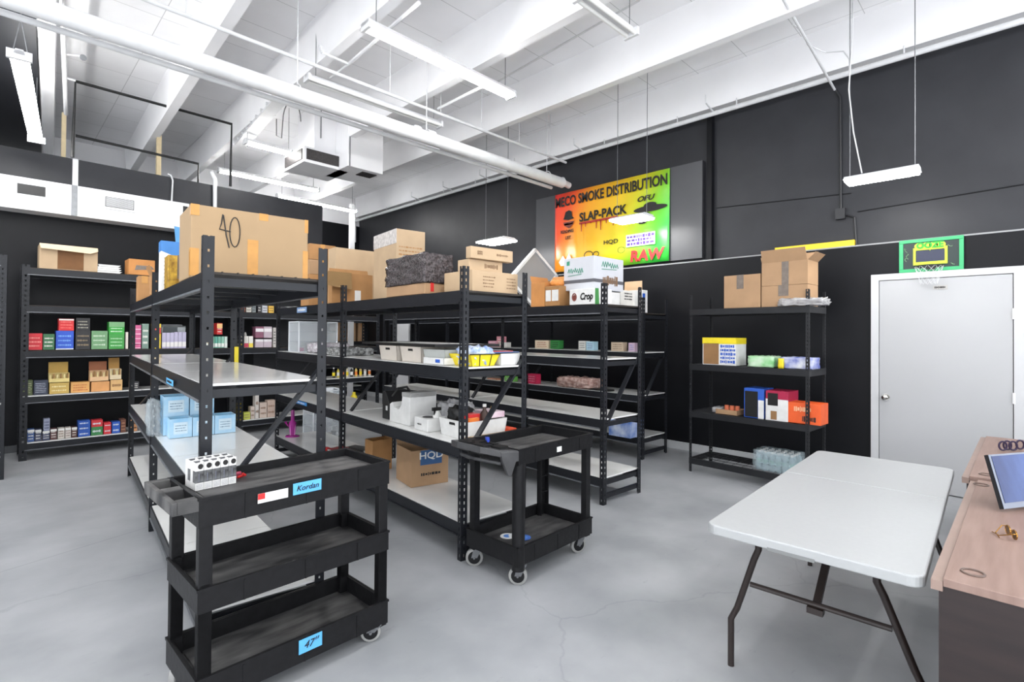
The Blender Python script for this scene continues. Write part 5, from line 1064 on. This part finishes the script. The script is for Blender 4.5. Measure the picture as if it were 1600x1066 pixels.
# ------------------------------------------------------------------ front rack contents
def dl(x, y, z, loc, ang):      # image point on a deck -> world
    return onz(x, y, z)
BLP = mat('blue_pack', (104, 176, 220), 0.35, rgb2=(196, 220, 234), scale=5); BLD = mat('blue_pack_dark', (60, 110, 150), 0.4, rgb2=(120, 170, 200), scale=6)
zd = 0.767
def bluebox(label, C, wx, wy, h):
    t = T('blue_display_box', label, 'box', C, -A1, 'light blue display boxes on the front rack'); b = MB(); k = 0.004
    b.box((0, 0, 0), (wx, wy, k)); b.box((0, 0, k), (k, wy, h)); b.box((wx-k, 0, k), (wx, wy, h)); b.box((k, 0, k), (wx-k, k, h)); b.box((k, wy-k, k), (wx-k, wy, h)); b.build('box_body', BLP, t)
    for q in range(3): MB().box((0.01+q*(wx-0.02)/3, 0.01, 0.01), (0.006+(q+1)*(wx-0.02)/3, wy-0.01, h*0.86)).build('inner_pack', [col((120, 130, 96)), col((176, 170, 140)), col((90, 110, 120))][q], t)
    g = MB(); g.box((wx*0.18, -0.002, h*0.2), (wx*0.8, -0.0005, h*0.8)); g.build('white_panel', col((206, 226, 238)), t); g = MB(); scribble(g, (wx*0.25, -0.0015, h*0.3), (1, 0, 0), wx*0.5, h*0.4, 3, seed=int(C.x*50), th=0.3); g.build('print', col((70, 110, 140)), t)
C0 = onz(264.5, 686, zd+0.001)
wx1 = (onpl(300, 680, C0, ay)-C0).dot(ax); hb = hz(C0.x, C0.y, 656)-zd
bluebox('light blue box at the left of the lower front row, front rack', C0, wx1, 0.15, hb); bluebox('light blue box behind the post in the lower front row', C0+ax*(wx1+0.004), wx1, 0.15, hb); bluebox('light blue box at the right end of the lower front row', C0+ax*(2*wx1+0.008), wx1, 0.15, hb)
Cb_ = C0+ay*0.16-ax*0.02
for k in range(2): bluebox(['light blue box at the left of the back row under the others', 'light blue box at the right of the back row under the others'][k], Cb_+ax*k*(wx1*1.2), wx1*1.15, 0.2, hb)
for k in range(2): bluebox(['upper left light blue box stacked on the back row', 'upper right light blue box stacked on the back row'][k], Cb_+V((0, 0, hb+0.001))+ax*k*(wx1*1.2), wx1*1.15, 0.2, hb*1.05)
crumple('clear plastic film loosely wrapped left of the light blue boxes', Cb_-ax*0.085+V((0, 0, 0)), 0.07, 0.2, 0.26, A1, MATS['thin_film'] if False else WRAP, 0.03, cuts=7, name='plastic_film', cat='film', seed=21, sphere=0.2)
# boxes on the nearest cart
VA = mat('vape_print', (34, 34, 36), 0.35, rgb2=(120, 122, 124), scale=40)
zc = 0.8665
P0_ = onz(305, 768, zc); P1_ = onz(369.5, 755, zc); dv = (P1_-P0_); step = dv.length/5; du = dv.normalized(); dn = V((-du.y, du.x, 0)); va = math.atan2(du.y, du.x)
hv = hz(P0_.x, P0_.y, 729)-zc if False else 0.118
for i in range(5):
    for j in range(2):
        t = T('vape_box', 'small black and white box %s of the five, %s row, on the nearest cart' % (['leftmost', 'second', 'third', 'fourth', 'rightmost'][i], ['front', 'back'][j]), 'box', P0_+du*step*i+dn*(0.062*j)+V((0, 0, 0.001)), va, 'black and white boxes on the nearest cart')
        w_ = step-0.002; MB().box((0, 0, 0), (w_, 0.06, hv)).build('box_body', WHT, t)
        MB().box((-0.0004, -0.0006, hv*0.27), (w_+0.0004, 0.03, hv*0.70)).build('dark_print', VA, t)
        g = MB(); g.prism([(w_*0.62+w_*0.34*cos(2*pi*k/14), -0.0007, hv*0.86+hv*0.10*sin(2*pi*k/14)) for k in range(14)], (0, 0.0005, 0)); g.build('round_logo', INK, t)
        g = MB(); g.prism([(w_*0.05, 0.004, hv), (w_*0.7, 0.012, hv), (w_*0.95, 0.04, hv), (w_*0.2, 0.044, hv)], (0, 0, 0.0008)); g.build('lid_print', mat('lid_grey', (90, 91, 94), 0.4), t)
        g = MB(); scribble(g, (w_*0.12, -0.0, hv*0.04), (1, 0, 0), w_*0.8, hv*0.19, 4, seed=i+9*j, th=0.25); g.box((w_*0.4, -0.0012, hv*0.3), (w_*0.48, -0.0008, hv*0.6)); g.build('print', mat('print_grey', (120, 124, 140), 0.6), t)
rt = onz(371, 748, zc); t = T('red_clip', 'small red plastic clip beside the black and white boxes', 'clip', rt, va)
b = MB(); b.tube([(0.0, 0, 0.006), (0.02, 0.01, 0.006), (0.035, 0.0, 0.01), (0.02, -0.01, 0.02)], 0.006, 6); b.build('clip_body', RED, t, smooth=True); MB().tube([(0.002, 0.04, 0.012), (0.03, 0.04, 0.012)], 0.01, 10).build('clip_ring', col((150, 40, 70)), t)

# ------------------------------------------------------------------ middle rack contents
ax2 = V((cos(A2), -sin(A2), 0)); ay2 = V((sin(A2), cos(A2), 0))
def cb(label, xl, xc, xr, yb, yt, zb, ang=A2, m=CARD, mx=0.5, my=0.5, **k):
    C, a, b, h = corner(xl, xc, xr, yb, yt, zb, ang); a, b = min(a, mx), min(b, my); C.z += 0.001
    return carton(label, C, a, b, h, ang, m, **k), C, a, b, h
# bottom: two brown cartons
o, C, a, b_, h = cb('brown carton with a blue printed label on the bottom board of the middle rack', 613, 642, 700, 763, 706, 0.256, RAD(12), CARD, 0.36, 0.34, open_=True, flaps=[('-x', 30, 0.0), ('+y', 60, 0.12)])
MB().box((a*0.24, -0.002, h*0.58), (a*0.82, -0.0005, h*0.99)).build('blue_label', col((52, 92, 140)), o)
text('HQD', h*0.27, o, (a*0.53, -0.003, h*0.83), ROTF, WHT, bold=0.001, sx=1.2); g = MB(); scribble(g, (a*0.26, 0, h*0.26), (1, 0, 0), a*0.56, h*0.12, 1, seed=3, th=0.7); g.build('print', INK, o)

o, C, a, b_, h = cb('plain brown carton behind the one with the blue label', 570, 582, 612, 738, 690, 0.256, RAD(4), CARD3, 0.3, 0.4, open_=True, flaps=[('+x', 40, 0.1)])
# second deck: flat panel over bins
C_ = onz(690, 571, 1.321)
t = T('display_board', 'flat white board with black edge lying over the bins of the middle rack', 'board', (2.36, 3.0, 1.457), -A2-0.05)
b = MB(); b.box((-0.02, 0.15, 0), (0.56, 1.5, 0.012)); b.build('panel_board', WHT, t); b = MB()
for q in ((-0.032, 0.138, -0.02, 1.512), (0.56, 0.138, 0.572, 1.512), (-0.02, 0.138, 0.56, 0.15), (-0.02, 1.5, 0.56, 1.512)): b.box((q[0], q[1], -0.006), (q[2], q[3], 0.016))
b.build('black_edge', BLACK, t)
def bin_(label, C, wx, wy, h, ang, m, slot=True, k=0.005, name='storage_bin', cat='bin'):
    t = T(name, label, cat, C, -ang); b = MB(); tp = 0.015
    b.box((0, 0, 0.001), (wx, wy, k))
    b.prism([(0, 0, 0), (wx, 0, 0), (wx+tp, -tp, h), (-tp, -tp, h)], (0, k, 0)); b.prism([(0, wy, 0), (wx, wy, 0), (wx+tp, wy+tp, h), (-tp, wy+tp, h)], (0, -k, 0))
    b.prism([(0, 0, 0), (0, wy, 0), (-tp, wy+tp, h), (-tp, -tp, h)], (k, 0, 0)); b.prism([(wx, 0, 0), (wx, wy, 0), (wx+tp, wy+tp, h), (wx+tp, -tp, h)], (-k, 0, 0)); b.build('bin_body', m, t)
    if slot: MB().box((-tp*0.85-0.002, wy*0.5-0.035, h*0.72), (-tp*0.7, wy*0.5+0.035, h*0.86)).build('handle_slot', BLACK, t)
    return t
KR = mat('cream_card', (198, 190, 180), 0.6, noise=0.08)
C_ = V((2.40, 3.72, 1.322)); bin_('cream fabric bin, farther one under the flat white panel', V((2.42, 3.77, 1.322)), 0.35, 0.28, 0.125, A2, KR); bin_('cream fabric bin with a black slot, nearer one under the flat panel', V((2.40, 3.39, 1.322)), 0.35, 0.30, 0.125, A2, KR)
bin_('clear plastic bin with a blue sticker behind the near post', V((2.38, 3.06, 1.322)), 0.36, 0.27, 0.11, A2, mat('frost_bin', (206, 210, 206), 0.2, noise=0.1, alpha=0.75), slot=False)
t = T('plastic_tub', 'low white plastic tub in front of the clear bin', 'tub', V((2.335, 3.02, 1.322)), -A2); b = MB(); b.box((0, 0, 0), (0.12, 0.28, 0.004)); b.box((0, 0, 0), (0.004, 0.28, 0.05)); b.box((0.116, 0, 0), (0.12, 0.28, 0.05)); b.box((0, 0, 0), (0.12, 0.004, 0.05)); b.box((0, 0.276, 0), (0.12, 0.28, 0.05)); b.build('tub_body', WHT, t)
MB().box((-0.002, 0.05, 0.015), (-0.0005, 0.11, 0.04)).build('blue_sticker', BLU, t)
t = T('wire_basket', 'yellow basket heaped with crumpled blue white packets, near post of the middle rack', 'basket', V((2.42, 2.80, 1.322)), -A2)
b = MB(); b.prism([(0, 0, 0), (0.2, 0, 0), (0.24, -0.02, 0.085), (-0.04, -0.02, 0.085)], (0, 0.006, 0)); b.prism([(0, 0.22, 0), (0.2, 0.22, 0), (0.24, 0.24, 0.085), (-0.04, 0.24, 0.085)], (0, -0.006, 0)); b.prism([(0, 0, 0), (0, 0.22, 0), (-0.04, 0.24, 0.085), (-0.04, -0.02, 0.085)], (0.006, 0, 0)); b.prism([(0.2, 0, 0), (0.2, 0.22, 0), (0.24, 0.24, 0.085), (0.24, -0.02, 0.085)], (-0.006, 0, 0)); b.box((0, 0, 0), (0.2, 0.22, 0.004)); b.build('basket_body', YEL, t)
g = MB(); g.tube([(-0.04, -0.024, 0.085), (0.24, -0.024, 0.085)], 0.004, 6); g.tube([(0.06, -0.006, 0.0), (0.05, -0.024, 0.085)], 0.003, 6); g.tube([(0.15, -0.006, 0.0), (0.16, -0.024, 0.085)], 0.003, 6); g.build('wire', BLACK, t)
crumple('crumpled blue and white packets piled in the yellow basket', V((2.40, 2.80, 1.328)), 0.22, 0.20, 0.13, A2, mat('blue_foil', (120, 150, 206), 0.25, rgb2=(226, 232, 240), scale=24, bump=0.6), 0.035, cuts=9, name='snack_packets', cat='packets', seed=31, sphere=0.5)
bin_('plain white bin right of the yellow basket', V((2.68, 2.78, 1.322)), 0.17, 0.24, 0.085, A2, WHT, slot=False)
for k in range(3):
    tag(MB().box((0, 0, 0), (0.3, 0.22, 0.006)).build('magazine', [col((70, 100, 160)), col((200, 80, 80)), col((50, 56, 70))][k], loc=(2.60-0.02*k, 2.82+0.02*k, 1.412+0.0065*k), rz=-A2+0.1*k), ['lowest, blue magazine resting on the plain white bin', 'middle, red magazine resting on the plain white bin', 'topmost, dark magazine resting on the plain white bin'][k], 'magazine', 'magazines over the plain white bin')
# second bay: wrapped grey stuff
GW = mat('grey_wrap', (190, 192, 192), 0.15, rgb2=(60, 62, 60), scale=30, bump=0.9)
crumple('flat bundle wrapped in clear and black film on the middle rack, second bay', V((2.48, 4.88, 1.322)), 0.36, 0.60, 0.07, A2, GW, 0.02, cuts=10, name='film_bundle', cat='bundle', seed=41)
crumple('pale film wrapped bundle behind the flat dark one', V((2.6, 5.56, 1.322)), 0.34, 0.48, 0.11, A2, mat('pale_wrap', (226, 224, 226), 0.2, rgb2=(160, 150, 160), scale=20, bump=0.8), 0.03, cuts=8, name='film_bundle', cat='bundle', seed=42, sphere=0.2)
# acrylic case
def acase(label, C, wx, wy, h, ang, nsh=2):
    t = T('acrylic_case', label, 'display case', C, -ang); b = MB(); k = 0.006
    for q in ((0, 0, k, wy), (wx-k, 0, wx, wy)): b.box((q[0], q[1], 0), (q[2], q[3], h))
    b.box((k, 0, 0), (wx-k, k, h)); b.build('case_panel', CLEAR, t); MB().box((k, wy-k, 0), (wx-k, wy, h)).build('back_panel', mat('frosted_back', (232, 234, 238), 0.3), t)
    e = MB(); 
    for x in (0, wx):
        for y in (0, wy): e.box((x-0.007, y-0.007, 0), (x+0.007, y+0.007, h))
    for z in (0, h):
        for y in (0, wy): e.box((0, y-0.007, z-0.007 if z else 0), (wx, y+0.007, z+0.007))
        for x in (0, wx): e.box((x-0.007, 0, z-0.007 if z else 0), (x+0.007, wy, z+0.007))
    e.build('case_edge', mat('frosted_edge', (226, 230, 234), 0.3), t)
    s_ = MB(); [s_.box((k, k, h*(j+1)/(nsh+1)), (wx-k, wy-k, h*(j+1)/(nsh+1)+0.005)) for j in range(nsh)]; s_.build('case_shelf', mat('acrylic_shelf', (216, 222, 230), 0.15, alpha=0.6), t)
    for j in range(7):
        x = 0.03+j*(wx-0.06)/7; MB().box((x, 0.05, 0.008), (x+(wx-0.06)/9, 0.12, 0.05+0.02*(j % 3))).build('case_item', [PNK, WHT, RED, WHT, col((150, 130, 110)), col((90, 90, 96)), WHT][j], t)
acase('clear acrylic display case with shelves at the far end of the middle rack', V((2.57, 6.1, 1.322)), 0.46, 0.34, 0.36, A2)
acase('clear acrylic case standing on the floor behind the front racks', V((3.3, 7.3, 0.002)), 0.45, 0.4, 0.7, A2, 3)
# third deck near bay
zq = 0.786
t = T('magazine_holder', 'black magazine holder with cables on the middle rack', 'holder', V((2.50, 4.02, zq)), -A2); b = MB(); b.prism([(0, 0, 0), (0, 0.12, 0), (0, 0.12, 0.24), (0, 0.07, 0.25), (0, 0.0, 0.16)], (0.25, 0, 0)); b.build('holder_body', col((28, 28, 30)), t, bevel=0.006)
b = MB(); b.tube([(0.05, 0.03, 0.2), (0.1, 0.02, 0.27), (0.18, 0.0, 0.28), (0.22, -0.02, 0.22), (0.2, -0.05, 0.14)], 0.012, 8); b.build('cable_end', BLACK, t); MB().box((-0.002, 0.02, 0.08), (-0.0005, 0.05, 0.12)).build('white_sticker', WHT, t)
t = T('magazine_holder', 'white magazine holder with a notched side on the middle rack', 'holder', V((2.45, 3.62, zq)), -A2); b = MB(); b.prism([(0, 0, 0), (0, 0.34, 0), (0, 0.34, 0.15), (0, 0.30, 0.17), (0, 0.27, 0.13), (0, 0.18, 0.12), (0, 0.14, 0.16), (0, 0.12, 0.26), (0, 0, 0.27)], (0.26, 0, 0)); b.build('holder_body', WHT, t, bevel=0.004); MB().box((0.0, 0.0, 0.235), (0.26, 0.13, 0.271)).build('grey_top', col((176, 176, 174)), t)
t = T('tissue_box', 'small white box with a dark top opening on the middle rack', 'box', V((2.40, 3.30, zq)), -A2); MB().box((0, 0, 0), (0.15, 0.2, 0.10)).build('box_body', WHT, t, bevel=0.004); MB().prism([(0.075+0.05*cos(2*pi*k/16), 0.1+0.06*sin(2*pi*k/16), 0.1) for k in range(16)], (0, 0, 0.001)).build('opening', BLACK, t); g = MB(); scribble(g, (-0.001, 0.15, 0.04), (0, -1, 0), 0.06, 0.02, 1, 0, V((-1, 0, 0)), 4, 0.6); g.build('print', INK, t)
sp_ = onz(683, 672, zq); t = T('spray_bottle', 'white spray bottle with a black trigger on the middle rack', 'bottle', V((sp_.x, sp_.y, zq)), -A2)
MB().tube([(0, 0, 0), (0, 0, 0.005), (0, 0, 0.11), (0, 0, 0.14), (0, 0, 0.155)], [0.036, 0.038, 0.036, 0.022, 0.014], 16).build('bottle_body', mat('bottle_white', (222, 222, 218), 0.3), t, smooth=True)
MB().box((-0.045, -0.012, 0.155), (0.03, 0.012, 0.18)).build('trigger', BLACK, t); MB().box((-0.03, -0.006, 0.12), (-0.02, 0.006, 0.158)).build('trigger_lever', BLACK, t)
wbn = onz(800, 672, zq); bin_('long white bin full of tools and bottles behind the diagonal brace', V((2.42, 2.86, zq)), 0.36, 0.32, 0.13, A2, WHT)
crumple('grey white plastic bag slumped behind the spray bottle', V((2.62, 3.25, zq)), 0.24, 0.3, 0.2, A2, MATS['thin_film'], 0.04, cuts=8, name='plastic_bag', cat='bag', seed=51, sphere=0.5)
crumple('black bag on top of the long white bin', V((2.45, 3.0, zq+0.09)), 0.16, 0.16, 0.12, A2, BLACK, 0.03, cuts=6, name='black_bag', cat='bag', seed=52, sphere=0.5)
carton('small red box sticking out of the long white bin', V((2.50, 2.92, zq+0.06)), 0.10, 0.08, 0.11, A2, RED, tape=None, name='retail_box'); carton('small orange box in front of the red one in the long white bin', V((2.46, 2.875, zq+0.04)), 0.09, 0.03, 0.11, A2, ORG, tape=None, name='retail_box')
bt3 = T('brown_bottle', 'dark brown bottle standing in the long white bin', 'bottle', V((2.63, 2.90, zq+0.03))); MB().tube([(0, 0, 0), (0, 0, 0.14), (0, 0, 0.165), (0, 0, 0.19)], [0.032, 0.032, 0.014, 0.013], 12).build('bottle_body', col((60, 36, 26)), bt3, smooth=True); MB().tube([(0, 0, 0.19), (0, 0, 0.21)], 0.015, 10).build('cap', WHT, bt3); MB().prism([(0.03, 0, 0.1), (0.07, 0, 0.19), (0.05, 0, 0.13), (0.08, 0, 0.12)], (0, 0.003, 0)).build('paper_label', col((224, 184, 110)), bt3)
carton('pink and white box lying on the right of the long white bin', V((2.665, 2.87, zq+0.131)), 0.14, 0.2, 0.045, A2, mat('pink_card', (226, 190, 206), 0.4, rgb2=(240, 226, 232), scale=12), tape=None, name='retail_box')
carton('long tan strip of board along the near edge of the middle rack', V((2.37, 2.795, zq)), 0.42, 0.03, 0.035, A2, CARD2, seal=False, name='board_strip', cat='board')
carton('orange and red pack at the far right of the middle rack board', V((2.80, 2.80, zq)), 0.07, 0.15, 0.045, A2, col((226, 84, 50)), tape=None, name='retail_box')
# bottom of second bay: magenta glass pipe and binders
mp_ = onz(457, 682, 0.257); t = T('glass_water_pipe', 'magenta glass water pipe standing on the bottom board of the middle rack', 'glass', V((mp_.x, mp_.y, 0.257)))
MG = mat('magenta_glass', (186, 50, 160), 0.08, alpha=0.75)
MB().tube([(0, 0, 0), (0, 0, 0.012), (0, 0, 0.02), (0, 0, 0.05), (0, 0, 0.14), (0, 0, 0.17), (0, 0, 0.20), (0, 0, 0.33)], [0.085, 0.08, 0.03, 0.035, 0.045, 0.045, 0.022, 0.02], 18).build('pipe_body', MG, t, smooth=True)
MB().tube([(-0.02, 0.0, 0.10), (-0.08, 0.0, 0.17), (-0.085, 0, 0.19)], [0.008, 0.009, 0.02], 10).build('bowl_stem', MG, t, smooth=True)
for k in range(4): MB().tube([(0.035*cos(k*1.57+.4), 0.035*sin(k*1.57+.4), 0.02), (0.04*cos(k*1.57+.4), 0.04*sin(k*1.57+.4), 0.15)], 0.006, 6).build('inner_column', mat('magenta_pale', (226, 150, 214), 0.1), t)
def book(label, x, y, wx, wy, h, m, ang, z=0.257):
    t = T('binder', label, 'binder', V((x, y, z)), ang); MB().box((0, 0, 0), (wx, wy, 0.004)).build('cover', m, t); MB().box((0, 0, h-0.004), (wx, wy, h)).build('cover', m, t); MB().box((0.004, 0.004, 0.004), (wx-0.006, wy-0.004, h-0.004)).build('pages', WHT, t); MB().box((wx-0.004, 0, 0), (wx, wy, h)).build('spine', m, t)
BK = col((32, 32, 36))
book('black binder lying nearest the post on the bottom board', 2.50, 4.85, 0.24, 0.3, 0.04, BK, -0.2); book('black binder on top of the nearest black binder', 2.51, 4.86, 0.22, 0.28, 0.035, BK, -0.05, 0.299); book('dark grey binder lying farther along the bottom board', 2.76, 5.0, 0.22, 0.3, 0.045, col((70, 72, 76)), 0.25)
book('red covered notebook on the black binders', 2.49, 5.0, 0.18, 0.13, 0.02, col((150, 40, 44)), 0.2, 0.336)
tag(MB().tube([(2.55, 5.35, 0.258), (2.55, 5.35, 0.30), (2.55, 5.35, 0.32)], [0.09, 0.085, 0.04], 16).build('plastic_dish', RED, smooth=True), 'red round plastic dish lying on the bottom board behind the binders', 'dish')

# ------------------------------------------------------------------ wall rack contents
zw = 1.342; X4 = 5.80
def wp(label, x0, x1, yt, z, rgb, dep=0.1, X=X4, pale=None, name='retail_box', tilt=None, **k):
    P_ = V((5.80, 4.0, 0)); nn = V((cos(A4), -sin(A4), 0)); A = onpl(x0, 540, P_, nn); B = onpl(x1, 540, P_, nn); A.z = z+0.002
    wd = (A-B).length*0.98; h = hz(A.x, A.y, yt)-z; d_ = (B-A); d_.z = 0
    t = T(name, label, 'box', A, math.atan2(d_.y, d_.x), k.get('group')); MB().box((0, 0, 0), (V((d_.x, d_.y, 0)).length*0.96, dep, h)).build('box_body', col(rgb) if isinstance(rgb, tuple) else rgb, t)
    if pale: g = MB(); L_ = V((d_.x, d_.y, 0)).length; scribble(g, (L_*0.15, 0, h*0.15), (1, 0, 0), L_*0.7, h*0.7, 3, seed=int(x0)); g.build('print', col(pale), t)
    return t
wp('cream retail box with a picture, leftmost of the five on the wall rack', 836, 858, 532, zw, (214, 196, 170), pale=(170, 100, 90)); wp('green and black retail box beside the cream one on the wall rack', 860, 874, 532, zw, (44, 120, 56), pale=(20, 30, 24))
wp('white retail box, left half of the middle pair on the wall rack', 904, 915, 533, zw, (216, 216, 210), pale=(90, 90, 96)); wp('pale blue retail box, right half of the middle pair', 916, 928, 534, zw, (170, 206, 222), pale=(120, 120, 160))
wp('beige patterned retail box on the wall rack', 955, 974, 535, zw, (200, 180, 156), pale=(110, 90, 80)); wp('pink and blue retail box behind the diagonal brace', 982, 992, 536, zw, (206, 180, 200), pale=(80, 120, 190))
wp('long green and white pack lying in the far bay of the wall rack', 736, 762, 537, zw, (100, 180, 80), pale=LT); wp('pale pink pack beside the long green one', 763, 776, 533, zw, (216, 160, 176), pale=LT); wp('white box at the end of the pink and green packs', 777, 792, 535, zw, (220, 218, 212)); wp('pink picture box standing behind the white one', 776, 788, 526, zw, (206, 140, 150), dep=0.05, pale=LT)
zw3 = 0.802
wp('dark pink and red box at the left of the third wall rack board', 824, 839, 584, zw3, (190, 40, 80), pale=(230, 150, 170)); wp('pair of green and white boxes in the far bay, third wall rack board', 789, 803, 588, zw3, (120, 196, 90), pale=LT); wp('orange brown box in the far bay, third wall rack board', 762, 778, 591, zw3, (190, 130, 100), pale=LT)
c1 = onz(842, 607, zw3); crumple('long clear bag of pinkish goods on the third wall rack board', V((5.79, 4.25, zw3+0.002)), 0.3, 0.62, 0.14, A4, mat('pink_bag', (216, 190, 180), 0.2, rgb2=(150, 110, 100), scale=18, bump=0.9), 0.035, cuts=9, name='clear_bag', cat='bag', seed=61, sphere=0.15)
tag(MB().box((0, 0, 0), (0.14, 0.34, 0.02)).build('black_tray', BLACK, loc=(5.775, 3.95, zw3+0.002), rz=-A4-0.1), 'flat black tray at the board edge right of the clear bag', 'tray')
o, C, a, b_, h = cb('white and blue wrapped carton on the lowest wall rack board', 951, 985, 1014, 686, 660, 0.272, A4, BLD if False else mat('blue_white_wrap', (206, 216, 232), 0.3, rgb2=(52, 104, 190), scale=7), 0.3, 0.6, tape=None)

# ------------------------------------------------------------------ labels on the racks, things on the carts
def rtag(label, px, loc, ang, m, txt=True):
    n = V((-cos(ang), sin(ang), 0)); P_ = V((*loc, 0))+n*0.012; A = onpl(*px[0], P_, n); B = onpl(*px[1], P_, n); d_ = V((B.x-A.x, B.y-A.y, 0))
    t = T('shelf_label', label, 'label', A, math.atan2(d_.y, d_.x)); L_ = d_.length; h = A.z-B.z
    MB().box((0, 0, -h), (L_, 0.002, 0)).build('label_card', m, t)
    if txt: g = MB(); scribble(g, (L_*0.12, 0, -h*0.85), (1, 0, 0), L_*0.76, h*0.7, 1, seed=int(px[0][0]), th=0.6); g.build('handwriting', WHT if txt == 2 else INK, t)
rtag('blue tape label on the beam of the front left rack', ((260, 590), (270, 604)), (0.71, 2.79), A1, BLUET); rtag('white and blue label on the top beam of the middle rack', ((464, 481), (479, 488)), (2.28, 2.74), A2, col((120, 150, 190)), 2); rtag('bright blue label on the third beam of the middle rack', ((462, 625), (479, 635)), (2.28, 2.74), A2, col((60, 140, 214)), 2)
yt_ = onpl(366.5, 542, V((1.48, 4.76, 0)), V((0, -1, 0))); tag(MB().box((0, 0, -0.15), (0.032, 0.003, 0)).build('price_tag', YEL, loc=yt_), 'yellow tag hanging on the perforated post behind the empty board', 'tag')
for k, (x, y, m_) in enumerate(((793, 838, WHT), (806, 838, WHT), (818, 841, col((70, 110, 190))))):
    p = onz(x, y, 0.18+0.001); t = T('disc', ['white disc at the left in the lower tray of the handled cart', 'white and blue disc in the middle of the lower tray', 'blue round disc at the right in the lower tray'][k], 'disc', p+V((0, 0, 0.002*k)))
    MB().tube([(0, 0, 0), (0, 0, 0.0015)], 0.05, 24).build('disc_body', m_, t); MB().tube([(0, 0, 0.0015), (0, 0, 0.002)], 0.028, 20).build('disc_label', col((90, 140, 210)), t)
p = onz(762, 690, 0.88); t = T('blue_clamp', 'small blue plastic tool lying on the handle of the two tier cart', 'tool', p, 0.9)
b = MB(); b.tube([(-0.05, 0, 0.01), (-0.02, 0, 0.014), (0.03, 0, 0.012), (0.06, 0, 0.01)], [0.006, 0.012, 0.012, 0.006], 10); b.build('tool_body', col((40, 70, 180)), t, smooth=True); MB().box((0.02, -0.014, 0.004), (0.05, 0.014, 0.02)).build('tool_head', col((30, 50, 130)), t)
